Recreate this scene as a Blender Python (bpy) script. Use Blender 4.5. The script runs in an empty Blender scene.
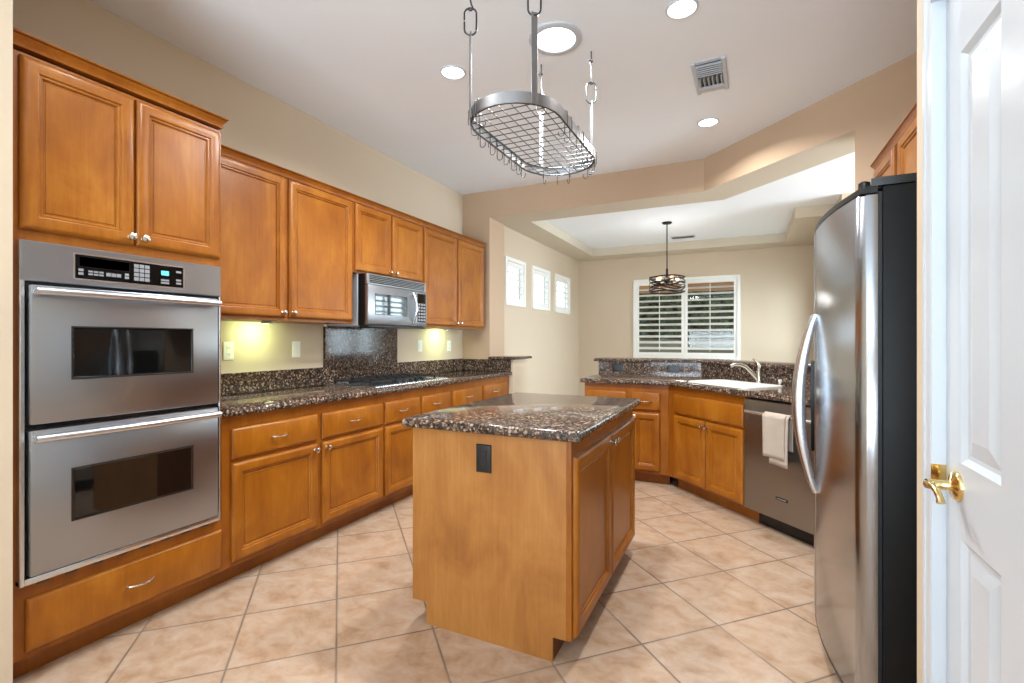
import bpy, bmesh, math, random
from mathutils import Vector, Matrix
random.seed(7)
PI = math.pi
C = bpy.context.scene.collection
SC = bpy.context.scene

# ------------------------------------------------------------------ camera, world, exposure
cam = bpy.data.cameras.new('camera'); cam_o = bpy.data.objects.new('camera', cam); C.objects.link(cam_o)
cam.sensor_fit = 'HORIZONTAL'; cam.sensor_width = 36.0; cam.lens = 486.5 / 1024 * 36.0
cam.shift_y = -1.0 / 1024; cam.clip_start = 0.03; cam.clip_end = 200
cam_o.location = (0, 0, 1.26)
cam_o.rotation_euler = (PI / 2, 0, math.atan2(232, 486.5))
SC.camera = cam_o
SC.view_settings.view_transform = 'Standard'; SC.view_settings.look = 'None'
SC.view_settings.gamma = 1.0; SC.view_settings.use_curve_mapping = False
SC.view_settings.exposure = 0.1
SC.cycles.use_denoising = True
SC.cycles.sample_clamp_indirect = 6.0
SC.cycles.max_bounces = 10

W = bpy.data.worlds.new('world'); SC.world = W; W.use_nodes = True
wb = W.node_tree.nodes['Background']; wb.inputs[0].default_value = (0.86, 0.93, 1.0, 1); wb.inputs[1].default_value = 2.6

def area(name, loc, rot, sx, sy, power, col, spread=PI, disk=False, parent=None):
    l = bpy.data.lights.new(name, 'AREA'); l.energy = power; l.color = col; l.spread = spread
    if disk: l.shape = 'DISK'; l.size = sx
    else: l.shape = 'RECTANGLE'; l.size = sx; l.size_y = sy
    o = bpy.data.objects.new(name, l); C.objects.link(o)
    if parent: o.parent = parent
    o.location = loc; o.rotation_euler = rot
    return o
DAY = (0.70, 0.86, 1.0); WARM = (0.98, 0.97, 0.95)
# daylight at the dining room's side window, plus added fill lamps out of view
area('fill_rear', (-0.97, -4.0, 1.3), (PI / 2 + 0.85, 0, 0), 2.5, 2.3, 390, DAY, 2.45)  # added fill, tilted up to brighten the ceiling; no window modelled here
area('daylight_dining', (1.25, 7.3, 1.55), (PI / 2, 0, PI / 2), 1.5, 1.5, 115, DAY)
area('fill_family', (3.9, 5.0, 1.5), (PI / 2, 0, PI / 2), 1.9, 2.0, 230, DAY)  # added fill that brightens the dining side; the wall behind it is solid

# ------------------------------------------------------------------ small helpers
def srgb(r, g, b):
    def f(c):
        c /= 255.0
        return c / 12.92 if c <= 0.04045 else ((c + 0.055) / 1.055) ** 2.4
    return (f(r), f(g), f(b), 1.0)

class MB:
    """collects geometry for one mesh"""
    def __init__(s): s.v = []; s.f = []
    def add(s, vs, fs, M=None):
        n = len(s.v)
        s.v += [tuple(M @ Vector(p)) if M else tuple(p) for p in vs]
        s.f += [tuple(i + n for i in f) for f in fs]
        return s
    def box(s, x0, x1, y0, y1, z0, z1, b=0.0, seg=1, M=None):
        if b <= 0:
            vs = [(x, y, z) for z in (z0, z1) for y in (y0, y1) for x in (x0, x1)]
            return s.add(vs, [(0, 2, 3, 1), (4, 5, 7, 6), (0, 1, 5, 4), (2, 6, 7, 3), (0, 4, 6, 2), (1, 3, 7, 5)], M)
        bm = bmesh.new(); bmesh.ops.create_cube(bm, size=1)
        for v in bm.verts:
            v.co = Vector(((x0 + x1) / 2 + v.co.x * (x1 - x0), (y0 + y1) / 2 + v.co.y * (y1 - y0), (z0 + z1) / 2 + v.co.z * (z1 - z0)))
        bmesh.ops.bevel(bm, geom=bm.edges[:], offset=b, segments=seg, profile=0.5, affect='EDGES')
        bm.verts.index_update()
        s.add([v.co.copy() for v in bm.verts], [tuple(v.index for v in f.verts) for f in bm.faces], M)
        bm.free(); return s
    def loops(s, rings, cap0=True, cap1=True, closed=True, M=None):
        """skin a list of equal-length point rings"""
        n = len(rings[0]); vs = [p for r in rings for p in r]; fs = []
        for k in range(len(rings) - 1):
            for i in range(n if closed else n - 1):
                j = (i + 1) % n
                fs.append((k * n + i, k * n + j, (k + 1) * n + j, (k + 1) * n + i))
        if cap0: fs.append(tuple(range(n - 1, -1, -1)))
        if cap1: fs.append(tuple((len(rings) - 1) * n + i for i in range(n)))
        return s.add(vs, fs, M)
    def rects(s, x0, x1, z0, z1, prof, cap0=True, cap1=True, M=None):
        """nested rectangles facing -y: prof = [(inset, height toward the viewer)]"""
        R = []
        for i, h in prof:
            R.append([(x0 + i, -h, z0 + i), (x1 - i, -h, z0 + i), (x1 - i, -h, z1 - i), (x0 + i, -h, z1 - i)])
        return s.loops(R, cap0, cap1, M=M)
    def tube(s, pts, r, n=8, closed=False, flat=None, M=None):
        P = [Vector(p) for p in pts]; m = len(P); rings = []
        prev = None
        for i, p in enumerate(P):
            a = P[(i - 1) % m] if (closed or i) else p
            b = P[(i + 1) % m] if (closed or i < m - 1) else p
            t = (b - a)
            t = t.normalized() if t.length > 1e-9 else Vector((0, 0, 1))
            if prev is None:
                h = Vector((0, 0, 1)) if abs(t.z) < 0.9 else Vector((1, 0, 0))
                u = t.cross(h).normalized()
            else:
                u = (prev - t * prev.dot(t)).normalized()
            prev = u; w = t.cross(u)
            rr = r[i] if isinstance(r, (list, tuple)) else r
            k = flat or 1.0
            rings.append([tuple(p + u * (math.cos(q) * rr) + w * (math.sin(q) * rr * k)) for q in [2 * PI * j / n for j in range(n)]])
        if closed:
            rings.append(rings[0]); return s.loops(rings, False, False, M=M)
        return s.loops(rings, M=M)
    def lathe(s, prof, n=24, M=None, cap0=True, cap1=True):
        """prof = [(radius, z)] about z"""
        R = [[(r * math.cos(2 * PI * j / n), r * math.sin(2 * PI * j / n), z) for j in range(n)] for r, z in prof]
        return s.loops(R, cap0, cap1, M=M)
    def prism(s, pts, z0, z1, M=None):
        return s.loops([[(x, y, z0) for x, y in pts], [(x, y, z1) for x, y in pts]], M=M)
    def slab(s, pts, z0, z1, prof):
        """polygon (ccw) with an edge profile [(inset, z fraction)]"""
        R = [[(x, y, z0 + f * (z1 - z0)) for x, y in inset(pts, i)] for i, f in prof]
        return s.loops(R)

def inset(pts, d):
    n = len(pts); out = []
    for i in range(n):
        p = Vector(pts[i]); a = Vector(pts[i - 1]); b = Vector(pts[(i + 1) % n])
        e1 = (p - a).normalized(); e2 = (b - p).normalized()
        n1 = Vector((-e1.y, e1.x)); n2 = Vector((-e2.y, e2.x))
        m = (n1 + n2); m = m / max(m.dot(n1), 1e-6)
        q = p + m * d; out.append((q.x, q.y))
    return out

def obj(name, mb, mat, parent=None, smooth=35, loc=None, rot=None):
    me = bpy.data.meshes.new(name); me.from_pydata(mb.v, [], mb.f); me.validate()
    bm = bmesh.new(); bm.from_mesh(me); bmesh.ops.recalc_face_normals(bm, faces=bm.faces[:]); bm.to_mesh(me); bm.free()
    if smooth:
        me.shade_smooth(); me.set_sharp_from_angle(angle=math.radians(smooth))
    me.materials.append(mat)
    o = bpy.data.objects.new(name, me); C.objects.link(o)
    if parent: o.parent = parent
    if loc: o.location = loc
    if rot: o.rotation_euler = rot
    return o
def tag(o, label, cat, group=None, kind=None):
    o['label'] = label; o['category'] = cat
    if group: o['group'] = group
    if kind: o['kind'] = kind
    return o
def thing(name, label, cat, loc=(0, 0, 0), rz=0.0, group=None, kind=None):
    o = bpy.data.objects.new(name, None); C.objects.link(o); o.empty_display_size = 0.1
    o.location = loc; o.rotation_euler = (0, 0, rz)
    return tag(o, label, cat, group, kind)
def struct(name, mb, mat, label, cat, smooth=0):
    return tag(obj(name, mb, mat, smooth=smooth), label, cat, kind='structure')
def dup(root, loc, rz, label, group=None):
    r = root.copy(); C.objects.link(r); r.location = loc; r.rotation_euler = (0, 0, rz); r['label'] = label
    if group: r['group'] = group
    for ch in list(root.children):
        c = ch.copy(); C.objects.link(c); c.parent = r
        for g in list(ch.children):
            d = g.copy(); C.objects.link(d); d.parent = c
    return r
def T(x=0, y=0, z=0): return Matrix.Translation((x, y, z))
def RX(a): return Matrix.Rotation(a, 4, 'X')
def RY(a): return Matrix.Rotation(a, 4, 'Y')
def RZ(a): return Matrix.Rotation(a, 4, 'Z')

# ------------------------------------------------------------------ materials
class Mat:
    def __init__(s, name):
        s.m = bpy.data.materials.new(name); s.m.use_nodes = True
        s.t = s.m.node_tree; s.b = s.t.nodes['Principled BSDF']; s.out = s.t.nodes['Material Output']
    def n(s, typ, ins=None, **props):
        nd = s.t.nodes.new('ShaderNode' + typ)
        for k, v in props.items(): setattr(nd, k, v)
        for k, v in (ins or {}).items(): s.set(nd.inputs[k], v)
        return nd
    def set(s, sock, v):
        if isinstance(v, bpy.types.NodeSocket): s.t.links.new(v, sock)
        elif isinstance(v, bpy.types.Node): s.t.links.new(v.outputs[0], sock)
        else: sock.default_value = v
    def math(s, op, a, b=0.0, c=None):
        d = {0: a, 1: b}
        if c is not None: d[2] = c
        return s.n('Math', d, operation=op).outputs[0]
    def mix(s, f, a, b, mode='MIX'):
        nd = s.t.nodes.new('ShaderNodeMix'); nd.data_type = 'RGBA'; nd.blend_type = mode
        s.set(nd.inputs[0], f); s.set(nd.inputs[6], a); s.set(nd.inputs[7], b)
        return nd.outputs[2]
    def coord(s, which='Object'): return s.n('TexCoord').outputs[which]
    def mapping(s, vec, scale=(1, 1, 1), loc=(0, 0, 0), rot=(0, 0, 0)):
        return s.n('Mapping', {'Vector': vec, 'Scale': scale, 'Location': loc, 'Rotation': rot}).outputs[0]
    def ramp(s, f, stops):
        nd = s.n('ValToRGB', {0: f}); r = nd.color_ramp
        while len(r.elements) < len(stops): r.elements.new(0.5)
        for e, (p, c) in zip(r.elements, stops): e.position = p; e.color = c
        return nd.outputs[0]
    def noise(s, vec, scale, detail=3, rough=0.5, dist=0.0):
        return s.n('TexNoise', {'Vector': vec, 'Scale': scale, 'Detail': detail, 'Roughness': rough, 'Distortion': dist}).outputs[0]
    def bump(s, h, strength=0.2, dist=0.002):
        s.set(s.b.inputs['Normal'], s.n('Bump', {'Height': h, 'Strength': strength, 'Distance': dist}).outputs[0])
    def P(s, **k):
        for a, v in k.items(): s.set(s.b.inputs[a.replace('_', ' ')], v)
        return s

def plain(name, col, rough=0.5, metal=0.0, var=0.04, scale=30, **k):
    m = Mat(name); f = m.noise(m.coord(), scale, 2)
    c1 = tuple(min(1, x * (1 - var)) for x in col[:3]) + (1,); c2 = tuple(min(1, x * (1 + var)) for x in col[:3]) + (1,)
    m.P(Base_Color=m.mix(f, c1, c2), Roughness=rough, Metallic=metal, **k)
    return m.m
def paint(name, col, bump=0.25):
    m = Mat(name); co = m.coord()
    f = m.noise(co, 1.3, 2)
    m.P(Base_Color=m.mix(f, tuple(x * 0.97 for x in col[:3]) + (1,), tuple(min(1, x * 1.03) for x in col[:3]) + (1,)), Roughness=0.75)
    m.bump(m.noise(co, 90, 4, 0.6), bump, 0.002)
    return m.m
def emit(name, col, strength):
    m = Mat(name); m.P(Base_Color=col, Emission_Color=col, Emission_Strength=strength, Roughness=0.5); return m.m

def wood(name, dark, mid, light, rough=0.33):
    m = Mat(name); oi = m.n('ObjectInfo').outputs['Random']
    off = m.n('CombineXYZ', {0: m.math('MULTIPLY', oi, 7.0), 1: 0.0, 2: m.math('MULTIPLY', oi, 13.0)}).outputs[0]
    v = m.n('VectorMath', {0: m.coord(), 1: off}, operation='ADD').outputs[0]
    blotch = m.noise(m.mapping(v, (1.0, 1.0, 0.55)), 5.0, 4, 0.6, 0.6)
    grain = m.noise(m.mapping(v, (16, 16, 0.9)), 5.0, 5, 0.65, 0.2)
    f = m.math('ADD', m.math('MULTIPLY', blotch, 0.72), m.math('MULTIPLY', grain, 0.28))
    col = m.ramp(f, [(0.30, dark), (0.50, mid), (0.68, light)])
    m.P(Base_Color=col, Roughness=m.math('ADD', m.math('MULTIPLY', grain, 0.12), rough - 0.06), Coat_Weight=0.08, Coat_Roughness=0.22, Specular_IOR_Level=0.38)
    m.bump(grain, 0.05, 0.001)
    return m.m
def granite(name):
    m = Mat(name); co = m.coord(); w = m.noise(co, 38, 2)
    cv = m.n('VectorMath', {0: co, 1: m.n('VectorMath', {0: m.n('TexNoise', {'Vector': co, 'Scale': 45.0}).outputs[1], 'Scale': 0.016}, operation='SCALE').outputs[0]}, operation='ADD').outputs[0]
    vo = m.n('TexVoronoi', {'Vector': cv, 'Scale': 72.0, 'Randomness': 1.0}, feature='F1')
    d = vo.outputs['Distance']; rnd = m.n('SeparateColor', {0: vo.outputs['Color']}).outputs[0]
    blob = m.ramp(rnd, [(0.0, srgb(84, 66, 52)), (0.35, srgb(132, 104, 84)), (0.6, srgb(172, 148, 130)), (0.8, srgb(108, 86, 68)), (1.0, srgb(40, 36, 34))])
    fine = m.noise(co, 260, 3, 0.7)
    matrix = m.ramp(fine, [(0.40, srgb(22, 20, 20)), (0.56, srgb(62, 52, 46)), (0.68, srgb(150, 130, 116))])
    f = m.ramp(d, [(0.40, (0, 0, 0, 1)), (0.60, (1, 1, 1, 1))])
    c = m.mix(f, blob, matrix)
    big = m.n('TexVoronoi', {'Vector': cv, 'Scale': 120.0}, feature='F1')
    sp = m.ramp(m.n('SeparateColor', {0: big.outputs['Color']}).outputs[1], [(0.80, (0, 0, 0, 1)), (0.84, (1, 1, 1, 1))])
    c = m.mix(m.math('MULTIPLY', sp, 0.85), c, srgb(26, 23, 23))
    m.P(Base_Color=c, Roughness=0.10, Specular_IOR_Level=0.35)
    return m.m
def steel(name, col, rough, axis='Z', aniso=0.5, streak=0.10):
    m = Mat(name); co = m.coord()
    sc = {'Z': (500, 500, 2.0), 'X': (2.0, 500, 500), 'Y': (500, 2.0, 500)}[axis]
    f = m.noise(m.mapping(co, sc), 2.0, 4, 0.6)
    m.P(Base_Color=m.mix(f, tuple(x * 0.975 for x in col[:3]) + (1,), tuple(min(1, x * 1.025) for x in col[:3]) + (1,)), Metallic=1.0,
        Roughness=m.math('ADD', m.math('MULTIPLY', f, streak), rough - streak / 2), Anisotropic=aniso)
    return m.m
def tile():
    m = Mat('floor_tile'); sp = m.n('SeparateXYZ', {0: m.coord()})
    x, y = sp.outputs[0], sp.outputs[1]; S = 0.398; r = math.sqrt(0.5)
    u = m.math('DIVIDE', m.math('SUBTRACT', m.math('MULTIPLY', m.math('ADD', x, y), r), -0.013), S)
    v = m.math('DIVIDE', m.math('SUBTRACT', m.math('MULTIPLY', m.math('SUBTRACT', y, x), r), 0.131), S)
    fu, fv = m.math('FLOOR', u), m.math('FLOOR', v)
    def edge(a):
        fr = m.math('FRACT', a); return m.math('MINIMUM', fr, m.math('SUBTRACT', 1.0, fr))
    e = m.math('MULTIPLY', m.math('MINIMUM', edge(u), edge(v)), S)
    cell = m.n('CombineXYZ', {0: fu, 1: fv, 2: 0.0}).outputs[0]
    wn = m.n('TexWhiteNoise', {0: cell}, noise_dimensions='3D')
    off = m.n('VectorMath', {0: wn.outputs[1], 'Scale': 9.0}, operation='SCALE').outputs[0]
    cc = m.n('VectorMath', {0: m.coord(), 1: off}, operation='ADD').outputs[0]
    n1 = m.noise(m.mapping(cc, (1, 1.3, 1), rot=(0, 0, 0.6)), 8.5, 6, 0.62, 0.5)
    n2 = m.noise(cc, 38, 4, 0.6)
    f = m.math('ADD', m.math('MULTIPLY', n1, 0.82), m.math('MULTIPLY', n2, 0.18))
    c = m.ramp(f, [(0.33, srgb(154, 121, 95)), (0.46, srgb(173, 144, 119)), (0.58, srgb(182, 157, 136)), (0.70, srgb(188, 168, 149))])
    c = m.mix(m.math('MULTIPLY', wn.outputs[0], 0.10), c, srgb(196, 150, 110))
    g = m.ramp(e, [(0.0028, (0, 0, 0, 1)), (0.0046, (1, 1, 1, 1))])
    gc = m.ramp(m.noise(m.coord(), 1.7, 2), [(0.42, srgb(88, 74, 64)), (0.64, srgb(140, 126, 112))])
    c = m.mix(g, gc, c)
    m.P(Base_Color=c, Roughness=m.math('SUBTRACT', 0.75, m.math('MULTIPLY', g, 0.38)), Specular_IOR_Level=0.35)
    h = m.math('ADD', m.ramp(e, [(0.0015, (0, 0, 0, 1)), (0.009, (1, 1, 1, 1))]), m.math('MULTIPLY', n2, 0.08))
    m.bump(h, 0.5, 0.002)
    return m.m

M_wall = paint('wall_paint', srgb(206, 188, 164))
M_wall2 = paint('wall_paint_lighter', srgb(206, 194, 174))
M_wallwarm = paint('wall_paint_warm_lit', srgb(194, 166, 138))  # same wall paint, browned: warm light on these walls put into the colour
M_ceil = paint('ceiling_paint', srgb(243, 248, 254), 0.35)
M_white = plain('white_gloss_paint', srgb(198, 203, 209), 0.28, var=0.01)
M_shut = plain('shutter_white', srgb(240, 238, 232), 0.35, var=0.01)
M_wood = wood('honey_maple', srgb(130, 70, 12), srgb(153, 89, 17), srgb(172, 109, 31))
M_frame = wood('maple_frame', srgb(122, 63, 10), srgb(143, 80, 15), srgb(161, 97, 26))
M_panel = wood('maple_veneer', srgb(142, 88, 38), srgb(163, 107, 49), srgb(178, 124, 64), 0.4)
M_toe = wood('toe_kick_wood', srgb(84, 40, 12), srgb(108, 56, 18), srgb(124, 68, 24), 0.5)
M_gran = granite('brown_granite')
M_tile = tile()
M_steel = steel('brushed_steel', srgb(166, 171, 178), 0.31, 'X', 0.5, 0.04)
M_steelv = steel('brushed_steel_upright', srgb(170, 174, 180), 0.21, 'Z', 0.5, 0.04)
M_dw = steel('dishwasher_steel', srgb(146, 142, 138), 0.34, 'X', 0.5, 0.05)
M_bright = steel('polished_steel', srgb(218, 222, 228), 0.26, 'X', 0.2, 0.05)
M_pglass = plain('panel_black', srgb(9, 9, 10), 0.2, Specular_IOR_Level=0.2)
M_chrome = plain('satin_nickel', srgb(214, 210, 202), 0.18, 1.0)
M_nick = plain('brushed_nickel', srgb(190, 184, 172), 0.26, 1.0)
M_rack = steel('rack_steel', srgb(158, 158, 160), 0.34, 'X', 0.3, 0.05)
M_strap = steel('strap_steel', srgb(142, 142, 144), 0.42, 'Z', 0.2, 0.05)
M_iron = plain('gunmetal', srgb(78, 78, 80), 0.35, 1.0)
M_brass = plain('polished_brass', srgb(224, 198, 138), 0.14, 1.0)
M_black = plain('black_enamel', srgb(14, 14, 15), 0.25)
M_blackp = plain('black_pebbled', srgb(10, 10, 11), 0.5, scale=400, var=0.3, Specular_IOR_Level=0.25)
M_gasket = plain('dark_gasket', srgb(24, 30, 36), 0.35)
M_caseg = plain('silver_enamel', srgb(186, 192, 200), 0.35)
M_cast = plain('cast_iron', srgb(22, 22, 23), 0.6, var=0.2, scale=200)
M_glassk = plain('oven_glass', srgb(12, 12, 12), 0.04, Specular_IOR_Level=0.8)
M_grey = plain('grey_button', srgb(140, 142, 146), 0.4)
M_lcd = emit('lit_display', srgb(90, 200, 214), 0.7)
M_plastic = plain('white_plastic', srgb(240, 240, 234), 0.35, var=0.01)
M_blackpl = plain('black_plastic', srgb(18, 18, 20), 0.35)
M_sink = plain('sink_enamel', srgb(240, 238, 230), 0.15, var=0.01)
M_bronze = plain('oil_bronze', srgb(44, 34, 28), 0.4, 0.8)
M_bulb = emit('lamp_bulb', srgb(255, 206, 168), 1.2)
M_diff = emit('lamp_lens', srgb(255, 250, 242), 6.0)
M_skyl = emit('skylight_lens', srgb(250, 252, 255), 5.0)
M_puck = emit('puck_lens', srgb(240, 255, 205), 6.0)
def glass():
    m = Mat('window_glass'); t = m.n('BsdfTransparent', {0: (0.96, 0.98, 0.97, 1)}); g = m.n('BsdfGlossy', {0: (1, 1, 1, 1), 1: 0.02})
    lw = m.n('LayerWeight', {0: 0.5}); fr = m.math('ADD', m.math('MULTIPLY', m.math('POWER', lw.outputs[1], 5.0), 0.5), 0.012); mx = m.n('MixShader', {0: fr, 1: t.outputs[0], 2: g.outputs[0]})
    m.t.links.new(mx.outputs[0], m.out.inputs[0]); return m.m
M_glass = glass()
def cloth():
    m = Mat('towel_cloth'); co = m.coord(); w = m.noise(co, 320, 2)
    st = m.n('TexWave', {'Vector': co, 'Scale': 9.0, 'Distortion': 0.4}, bands_direction='X').outputs[1]
    f = m.ramp(st, [(0.45, (0, 0, 0, 1)), (0.6, (1, 1, 1, 1))])
    m.P(Base_Color=m.mix(m.noise(co, 14, 3), srgb(170, 154, 138), srgb(186, 172, 158)), Roughness=0.95); m.bump(w, 0.5, 0.002); return m.m
M_cloth = cloth()
def leaves():
    m = Mat('hedge_leaves'); co = m.coord(); v = m.n('TexVoronoi', {'Vector': co, 'Scale': 16.0}, feature='F1')
    c = m.ramp(m.n('SeparateColor', {0: v.outputs[1]}).outputs[0], [(0.1, srgb(10, 18, 6)), (0.5, srgb(28, 44, 14)), (0.9, srgb(62, 82, 34))])
    m.P(Base_Color=c, Roughness=0.7); m.bump(v.outputs[0], 1.0, 0.05); return m.m
M_leaf = leaves()
M_ground = plain('outdoor_gravel', srgb(170, 164, 152), 0.9, scale=20, var=0.15)
M_eave = plain('stucco_eave', srgb(196, 152, 110), 0.9, scale=12, var=0.06)

# ------------------------------------------------------------------ room shell
XL, ZC, ZH, ZT = -2.99, 2.975, 2.667, 2.79
YF = 4.92                          # kitchen face of the far beam and half wall
XD = -2.63                         # end of the wall stub beside the opening
YB, XDW = 8.35, -2.655             # dining room back wall, dining room left wall
KX = -0.34                         # where the far beam turns 45 degrees
r2 = math.sqrt(0.5)
TH = 0.38                          # thickness of beam and half wall
kx2 = KX + TH * math.tan(PI / 8)   # the same corner on the dining side

struct('floor', MB().box(-3.2, 4.0, -4.4, 8.6, -0.12, 0.0), M_tile, 'beige ceramic tile floor laid diagonally', 'floor')
struct('ceiling', MB().box(-3.2, 4.0, -4.4, 5.25, ZC, ZC + 0.12), M_ceil, 'white kitchen ceiling with recessed lights', 'ceiling')
struct('ceiling_dining', MB().prism([(-2.9, YF + TH - 0.06), (kx2 - 0.03, YF + TH - 0.06), (1.44, 3.66), (1.44, 3.05), (4.05, 3.05), (4.05, 8.6), (-2.9, 8.6)], ZT, ZT + 0.1), M_ceil, 'white raised tray ceiling over the dining room', 'ceiling')
struct('wall_left', MB().box(XL - 0.15, XL, -4.4, YF + 0.1, 0, ZC), M_wall, 'tan wall behind the ovens, cabinets and cooktop', 'wall')
struct('wall_pantry', MB().box(XL, -2.325, -1.6, 0.790, 0, ZC), M_wall, 'beige wall end left of the tall oven cabinet', 'wall')
# beam across the opening (square end at left wall, 45 degree turn at right)
pr = (1.20, YF + KX - 1.20)
beam = [(XL, YF), (KX, YF), pr, (pr[0] + TH * r2 * 1.0, pr[1] + TH * r2), (kx2, YF + TH), (XL, YF + TH)]
bmo = struct('wall_far_beam', MB().prism(beam[::1], ZH, ZC), M_wallwarm, 'tan boxed beam that spans the opening to the dining room', 'wall')
bmo.data.materials.append(M_wall2)
for p_ in bmo.data.polygons:
    if p_.normal.z < -0.9: p_.material_index = 1  # underside lighter: daylight from the dining room painted into its colour
struct('wall_far_stub', MB().box(XL, XD, YF, YF + TH, 0, ZH), M_wallwarm, 'narrow tan wall stub right of the last wall cabinet', 'wall')
e0 = (0.668, YF + KX - 0.668)
struct('wall_angled', MB().prism([e0, pr, (pr[0] + TH * r2, pr[1] + TH * r2), (e0[0] + TH * r2, e0[1] + TH * r2)], 0, ZH), M_wallwarm,
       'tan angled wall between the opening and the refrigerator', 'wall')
struct('wall_right', MB().box(1.085, 1.25, -4.4, 3.52, 0, ZC), M_wallwarm, 'tan wall behind the refrigerator', 'wall')
# closet box with the white door
struct('wall_closet_end', MB().box(0.40, 1.085, 1.455, 1.572, 0, ZC), M_wall, 'beige wall edge between refrigerator and white door', 'wall')
struct('wall_closet_front', MB().box(0.40, 0.52, -4.4, 0.805, 0, ZC).box(0.40, 0.52, 0.805, 1.456, 2.07, ZC), M_wall, 'beige wall around the white door', 'wall')
# half walls
struct('wall_half_left', MB().box(XD, -2.33, YF, YF + TH, 0, 1.045), M_wall, 'short tan half wall at the end of the left counter', 'wall')
pxl = -1.355
ph = [(pxl, YF + 0.02), (KX - 0.01, YF + 0.02), (0.668, YF + KX - 0.648), (0.668 + 0.2 * r2, YF + KX - 0.648 + 0.2 * r2), (KX + 0.08, YF + 0.22), (pxl, YF + 0.22)]
struct('wall_half_bar', MB().prism(ph, 0, 1.045), M_wall, 'tan half wall carrying the granite bar ledge', 'wall')
# dining room
WZ0, WZ1 = 1.70, 2.30
wins = [(5.36, 5.96), (6.20, 6.87), (7.11, 7.80)]
mb = MB(); x0, x1 = XDW - 0.09, XDW
y = YF + TH
for a, b in wins:
    mb.box(x0, x1, y, a, 0, ZT); mb.box(x0, x1, a, b, 0, WZ0); mb.box(x0, x1, a, b, WZ1, ZT); y = b
mb.box(x0, x1, y, YB + 0.16, 0, ZT)
struct('wall_dining_left', mb, M_wall, 'cream dining room wall with three small square windows', 'wall')
BX0, BX1, BZ0, BZ1 = -1.695, -0.052, 0.96, 2.285
mb = MB(); y0, y1 = YB, YB + 0.16
mb.box(x0, BX0, y0, y1, 0, ZT).box(BX1, 1.1, y0, y1, 0, ZT).box(BX0, BX1, y0, y1, 0, BZ0).box(BX0, BX1, y0, y1, BZ1, ZT)
struct('wall_dining_back', mb, M_wall, 'tan dining room back wall around the wide shuttered window', 'wall')
XR = 0.92; RY0, RY1, RZ0, RZ1 = 6.50, 8.05, 0.75, 2.25
mb = MB(); mb.box(XR, XR + 0.16, 6.05, RY0, 0, ZT).box(XR, XR + 0.16, RY1, YB, 0, ZT).box(XR, XR + 0.16, RY0, RY1, 0, RZ0).box(XR, XR + 0.16, RY0, RY1, RZ1, ZT)
struct('wall_dining_right', mb, M_wall, 'dining room wall hidden behind the refrigerator', 'wall')
struct('wall_family_back', MB().box(XR + 0.16, 4.0, 6.05, 6.2, 0, ZT), M_wall, 'wall of the room beyond the dining room', 'wall')
struct('wall_family_right', MB().box(4.0, 4.12, 3.0, 6.2, 0, ZT), M_wall, 'far side wall of the room beyond', 'wall')
struct('wall_family_front', MB().box(1.25, 4.0, 3.0, 3.15, 0, ZC), M_wall, 'wall behind the refrigerator wall', 'wall')
struct('wall_rear', MB().box(-3.1, 1.2, -4.55, -4.4, 0, ZC), M_wall, 'wall of the room behind the camera', 'wall')
# lowered perimeter of the tray ceiling
TX0, TY1, TX1, TYJ = -2.28, 7.93, 0.53, 6.46
mb = MB().box(XDW, TX0, YF + TH, YB, ZH, ZT + 0.02).box(TX0, TX1, TY1, YB, ZH, ZT + 0.02).box(TX1, 4.0, TYJ, YB, ZH, ZT + 0.02)
struct('ceiling_soffit', mb, M_wall2, 'tan lowered border around the dining room tray ceiling', 'ceiling')

# ------------------------------------------------------------------ cabinets
DOOR = [(0, 0.0), (0, 0.009), (0.002, 0.013), (0.007, 0.018), (0.014, 0.0215), (0.020, 0.0225), (0.040, 0.0195), (0.047, 0.020), (0.050, 0.0185), (0.053, 0.0125), (0.059, 0.0130), (0.062, 0.011), (0.065, 0.0045), (0.071, 0.0045), (0.074, 0.0075)]
DRAW = [(0, 0.0), (0, 0.009), (0.003, 0.014), (0.008, 0.018), (0.016, 0.0205)]
def knob_mb():
    return MB().lathe([(0.010, 0), (0.010, 0.002), (0.006, 0.004), (0.006, 0.012), (0.013, 0.017), (0.0165, 0.023), (0.0155, 0.029), (0.009, 0.033), (0.001, 0.034)], 16, RX(PI / 2))
def pull_mb(w=0.096):
    h = w / 2; mb = MB()
    pts = [(-h + 2 * h * t, -0.006 - 0.024 * math.sin(PI * t) ** 0.75, 0) for t in [i / 14 for i in range(15)]]
    mb.tube(pts, [0.0055 - 0.0018 * math.sin(PI * i / 14) for i in range(15)], 8)
    for s in (-h, h): mb.lathe([(0.007, 0), (0.007, 0.003), (0.005, 0.008), (0.004, 0.012)], 12, T(s, 0, 0) @ RX(PI / 2))
    return mb
def add_door(parent, x0, x1, z0, z1, knob=None, y=0.0):
    d = obj('door', MB().rects(x0, x1, z0, z1, DOOR, M=T(0, y, 0)), M_wood, parent, 28)
    if knob:
        k = obj('knob', knob_mb(), M_chrome, d, 40, (knob[0], y - 0.0195, knob[1]))
    return d
def add_drawer(parent, x0, x1, z0, z1, pull=True, y=0.0):
    d = obj('drawer' if pull else 'false_front', MB().rects(x0, x1, z0, z1, DRAW, M=T(0, y, 0)), M_wood, parent, 28)
    if pull: obj('handle', pull_mb(), M_chrome, d, 40, ((x0 + x1) / 2, y - 0.0195, (z0 + z1) / 2))
    return d
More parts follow.
